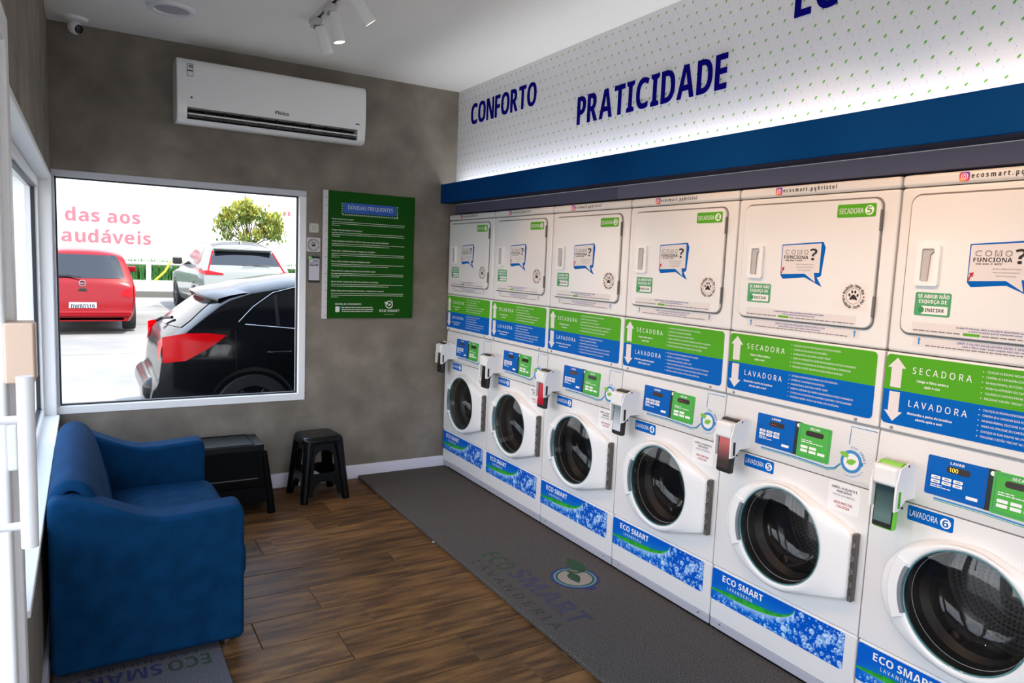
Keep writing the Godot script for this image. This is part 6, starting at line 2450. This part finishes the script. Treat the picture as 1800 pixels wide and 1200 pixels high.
func silver_suv() -> void:
	var t := thing("car", "silver crossover with a black roof parked behind the dark car", "car", Vector3(0.68, gy(-13.2), -11.15), PI / 2 + 0.04)
	var c := CarShape.new()
	c.half = 0.96; c.length = 4.4; c.floor_y = 0.26; c.rc = 0.11; c.tail = 0.5; c.tail_in = 0.10
	c.top = [Vector2(0, 0.62), Vector2(0.03, 0.72), Vector2(0.06, 0.86), Vector2(0.10, 1.02), Vector2(0.22, 1.12), Vector2(0.55, 1.47), Vector2(0.66, 1.57), Vector2(1.2, 1.67), Vector2(1.9, 1.66), Vector2(2.3, 1.54), Vector2(3.0, 1.10), Vector2(4.0, 0.96), Vector2(4.3, 0.8), Vector2(4.4, 0.6)]
	c.side = [Vector2(0.22, 0.9), Vector2(0.36, 0.97), Vector2(0.6, 1.0), Vector2(0.85, 0.99), Vector2(1.05, 0.955), Vector2(1.5, 0.72), Vector2(1.7, 0.58)]
	part("body", car_body(c, stations(c)), M.paint_silver, t)
	part("rear_window", tail_patch(c, [Vector2(-0.72, 1.13), Vector2(0.72, 1.13)], [Vector2(-0.72, 1.17), Vector2(-0.60, 1.42), Vector2(0.60, 1.42), Vector2(0.72, 1.17)], 0.7), M.car_glass, t)
	var b := MB.new()
	var rows := []
	for X in [0.56, 0.7, 1.0, 1.4, 1.8, 2.2]:
		var row := PackedVector3Array()
		for k in 15:
			var z := lerpf(0.60, -0.60, k / 14.0)
			row.append(Vector3(X, c.over(X, z) + 0.006, z))
		rows.append(row)
	b.grid(rows, false, true)
	part("roof", b, mk("roof_grey", 54, 56, 60, 0.25, 0.0, 0.4), t, "dark glossy roof")
	b = MB.new()
	b.rbox(Vector3(0.42, 1.45, -0.60), Vector3(0.72, 1.50, 0.60), 0.02, 2)
	part("spoiler", b, M.paint_silver, t)
	b = MB.new()
	b.prism(PackedVector2Array([Vector2(0.75, 1.58), Vector2(0.95, 1.6), Vector2(0.80, 1.67)]), -0.015, 0.015)
	part("aerial", b, M.black_plastic, t)
	for s in [-1.0, 1.0]:
		part("side_window", side_patch(c, [Vector2(0.75, 1.12), Vector2(2.75, 1.08)], [Vector2(0.75, 1.2), Vector2(1.0, 1.47), Vector2(1.9, 1.49), Vector2(2.75, 1.14)], s), M.car_glass, t)
		part("tail_lamp", side_patch(c, [Vector2(0.08, 0.92), Vector2(0.40, 0.98)], [Vector2(0.08, 1.0), Vector2(0.40, 1.05)], s, 0.012, 10, 4), M.tail_red, t)
		var tl := [Vector2(s * 0.86, 0.92), Vector2(s * 0.50, 0.92)]
		var th := [Vector2(s * 0.86, 1.00), Vector2(s * 0.80, 1.01), Vector2(s * 0.50, 0.95)]
		if s > 0:
			tl.reverse(); th.reverse()
		part("tail_lamp", tail_patch(c, tl, th, 0.5, 0.012, 8, 4), M.tail_red, t)
		# slim red blade up the side of the rear window
		var bd := MB.new()
		var pts := []
		for k in 7:
			var y := lerpf(1.0, 1.42, k / 6.0)
			var z: float = s * lerpf(0.79, 0.63, k / 6.0)
			pts.append(Vector3(c.tail_x(z, y, 0.8) - 0.008, y, z))
		bd.tube(pts, 0.016, 6)
		part("lamp_blade", bd, M.tail_red, t)
		for X in [0.82, 3.45]:
			arch(t, c, X, 0.345, 0.40, s)
			wheel(t, Vector3(X, 0.345, s * 0.86), 0.345, s)
		var m := MB.new()
		m.rbox(Vector3(2.62, 1.08, s * 0.92), Vector3(2.75, 1.25, s * 1.12), 0.035, 2)
		part("mirror", m, M.black_plastic, t)
		part("sill_trim", side_patch(c, [Vector2(0.3, 0.27), Vector2(4.0, 0.27)], [Vector2(0.3, 0.40), Vector2(4.0, 0.40)], s, 0.005, 20, 2), M.rubber, t)
	b = MB.new()
	b.tube([Vector3(0.12, 1.13, -0.1), Vector3(0.2, 1.145, 0.2), Vector3(0.2, 1.14, 0.5)], 0.014, 6)
	part("wiper", b, M.black_plastic, t)

func black_car() -> void:
	# parked along the building, nose to the right; its right flank faces the window
	var gy0 := -0.06
	var t := thing("car", "glossy black hatchback parked close outside the window", "car", Vector3(-1.885, gy0, -2.33), 0.0)
	var c := CarShape.new()
	c.half = 0.88; c.length = 4.1; c.floor_y = 0.2; c.rc = 0.10; c.tail = 0.6; c.tail_in = 0.17
	c.top = [Vector2(0, 0.50), Vector2(0.015, 0.58), Vector2(0.05, 0.62), Vector2(0.06, 0.66), Vector2(0.075, 0.80), Vector2(0.10, 0.93), Vector2(0.17, 0.99), Vector2(0.40, 1.18), Vector2(0.54, 1.285), Vector2(0.62, 1.33), Vector2(0.8, 1.39), Vector2(1.15, 1.45), Vector2(1.7, 1.48), Vector2(2.2, 1.45), Vector2(2.5, 1.38), Vector2(3.1, 0.98), Vector2(3.8, 0.86), Vector2(4.0, 0.7), Vector2(4.1, 0.5)]
	c.side = [Vector2(0.18, 0.9), Vector2(0.32, 0.965), Vector2(0.55, 0.99), Vector2(0.74, 1.0), Vector2(0.9, 0.985), Vector2(1.0, 0.95), Vector2(1.35, 0.74), Vector2(1.5, 0.62)]
	part("body", car_body(c, stations(c)), M.paint_black, t)
	part("rear_window", tail_patch(c, [Vector2(-0.66, 1.0), Vector2(0.0, 0.985), Vector2(0.66, 1.0)], [Vector2(-0.66, 1.06), Vector2(-0.55, 1.225), Vector2(0.55, 1.225), Vector2(0.66, 1.06)], 0.7), M.car_glass, t)
	for s in [-1.0, 1.0]:
		part("side_window", side_patch(c, [Vector2(0.68, 1.05), Vector2(1.2, 1.0), Vector2(2.75, 0.985)], [Vector2(0.68, 1.065), Vector2(0.80, 1.17), Vector2(0.98, 1.29), Vector2(1.2, 1.345), Vector2(1.8, 1.37), Vector2(2.3, 1.33), Vector2(2.75, 1.02)], s, 0.003), M.car_glass, t)
		# bright line over and under the glass
		var up := []
		for q in [Vector2(0.67, 1.055), Vector2(0.80, 1.18), Vector2(0.98, 1.302), Vector2(1.2, 1.358), Vector2(1.8, 1.382), Vector2(2.3, 1.34)]:
			up.append(c.side_pt(q.x, q.y, s, 0.003))
		var m := MB.new()
		m.tube(up, 0.006, 6)
		part("window_trim", m, M.chrome, t)
		var lo := []
		for q in [Vector2(0.72, 1.035), Vector2(1.2, 0.99), Vector2(1.9, 0.975), Vector2(2.75, 0.97)]:
			lo.append(c.side_pt(q.x, q.y, s, 0.003))
		m = MB.new()
		m.tube(lo, 0.006, 6)
		part("window_trim", m, M.chrome, t)
		part("door_pillar", side_patch(c, [Vector2(0.98, 1.02), Vector2(1.01, 1.02)], [Vector2(0.98, 1.28), Vector2(1.01, 1.29)], s, 0.006, 2, 6), M.black_plastic, t)
		# tail lamp wrapped round the corner
		part("tail_lamp", side_patch(c, [Vector2(0.085, 0.72), Vector2(0.25, 0.74), Vector2(0.42, 0.84), Vector2(0.56, 0.945)], [Vector2(0.085, 0.93), Vector2(0.25, 0.965), Vector2(0.42, 0.968), Vector2(0.56, 0.952)], s, 0.012, 20, 8), M.tail_red, t)
		var tl := [Vector2(s * 0.72, 0.72), Vector2(s * 0.46, 0.82)]
		var th := [Vector2(s * 0.72, 0.925), Vector2(s * 0.46, 0.86)]
		if s > 0:
			tl.reverse(); th.reverse()
		part("tail_lamp", tail_patch(c, tl, th, 0.3, 0.012, 12, 8), M.tail_red, t)
		var hb := MB.new()
		hb.tube([c.side_pt(0.90, 0.80, s, 0.004), c.side_pt(0.93, 0.80, s, 0.03), c.side_pt(1.06, 0.80, s, 0.03), c.side_pt(1.09, 0.80, s, 0.004)], 0.011, 8)
		part("door_handle", hb, M.paint_black, t)
		for X in [0.78, 3.3]:
			arch(t, c, X, 0.31, 0.365, s)
			wheel(t, Vector3(X, 0.31, s * 0.78), 0.31, s)
		var mr := MB.new()
		mr.rbox(Vector3(2.6, 0.98, s * 0.86), Vector3(2.72, 1.12, s * 1.05), 0.03, 2)
		part("mirror", mr, M.paint_black, t)
		for X in [0.64, 1.6]:
			var sm := MB.new()
			var pts := []
			for k in 9:
				pts.append(c.side_pt(X + (0.02 * k / 8.0 if X > 1 else 0.0), lerpf(0.34, 0.99, k / 8.0), s, 0.0005))
			sm.tube(pts, 0.0025, 5)
			part("panel_gap", sm, M.dark_hole, t)
	var b := MB.new()
	var P := []
	for k in 13:
		var z := lerpf(-0.67, 0.67, k / 12.0)
		P.append(Vector3(0.46 + 0.13 * pow(absf(z) / 0.67, 3.0), 1.285 - 0.045 * pow(absf(z) / 0.67, 2.0), z))
	var rows := []
	for o in [Vector3(0.18, 0.062, 0), Vector3(0.04, 0.034, 0), Vector3(-0.06, 0.004, 0), Vector3(-0.065, -0.03, 0), Vector3(0.08, -0.06, 0)]:
		var row := PackedVector3Array()
		for p in P:
			row.append(p + o)
		rows.append(row)
	b.grid(rows, false, false)
	part("spoiler", b, M.paint_black, t)
	b = MB.new()
	b.tube([Vector3(0.10, 1.0, 0.0), Vector3(0.15, 1.03, 0.02), Vector3(0.21, 1.05, 0.24)], 0.014, 8)
	part("wiper", b, M.black_plastic, t)
	b = MB.new()
	b.rbox(Vector3(-0.05, 0.34, -0.58), Vector3(0.30, 0.57, 0.58), 0.10, 6)
	part("bumper", b, M.paint_black, t)

func _ready() -> void:
	light_setup()
	materials()
	room()
	outside()
	shelf()
	machine_row()
	wall_words()
	sofa()
	stool()
	step_table()
	air_conditioner()
	ceiling_things()
	track_lights()
	board()
	carpets()
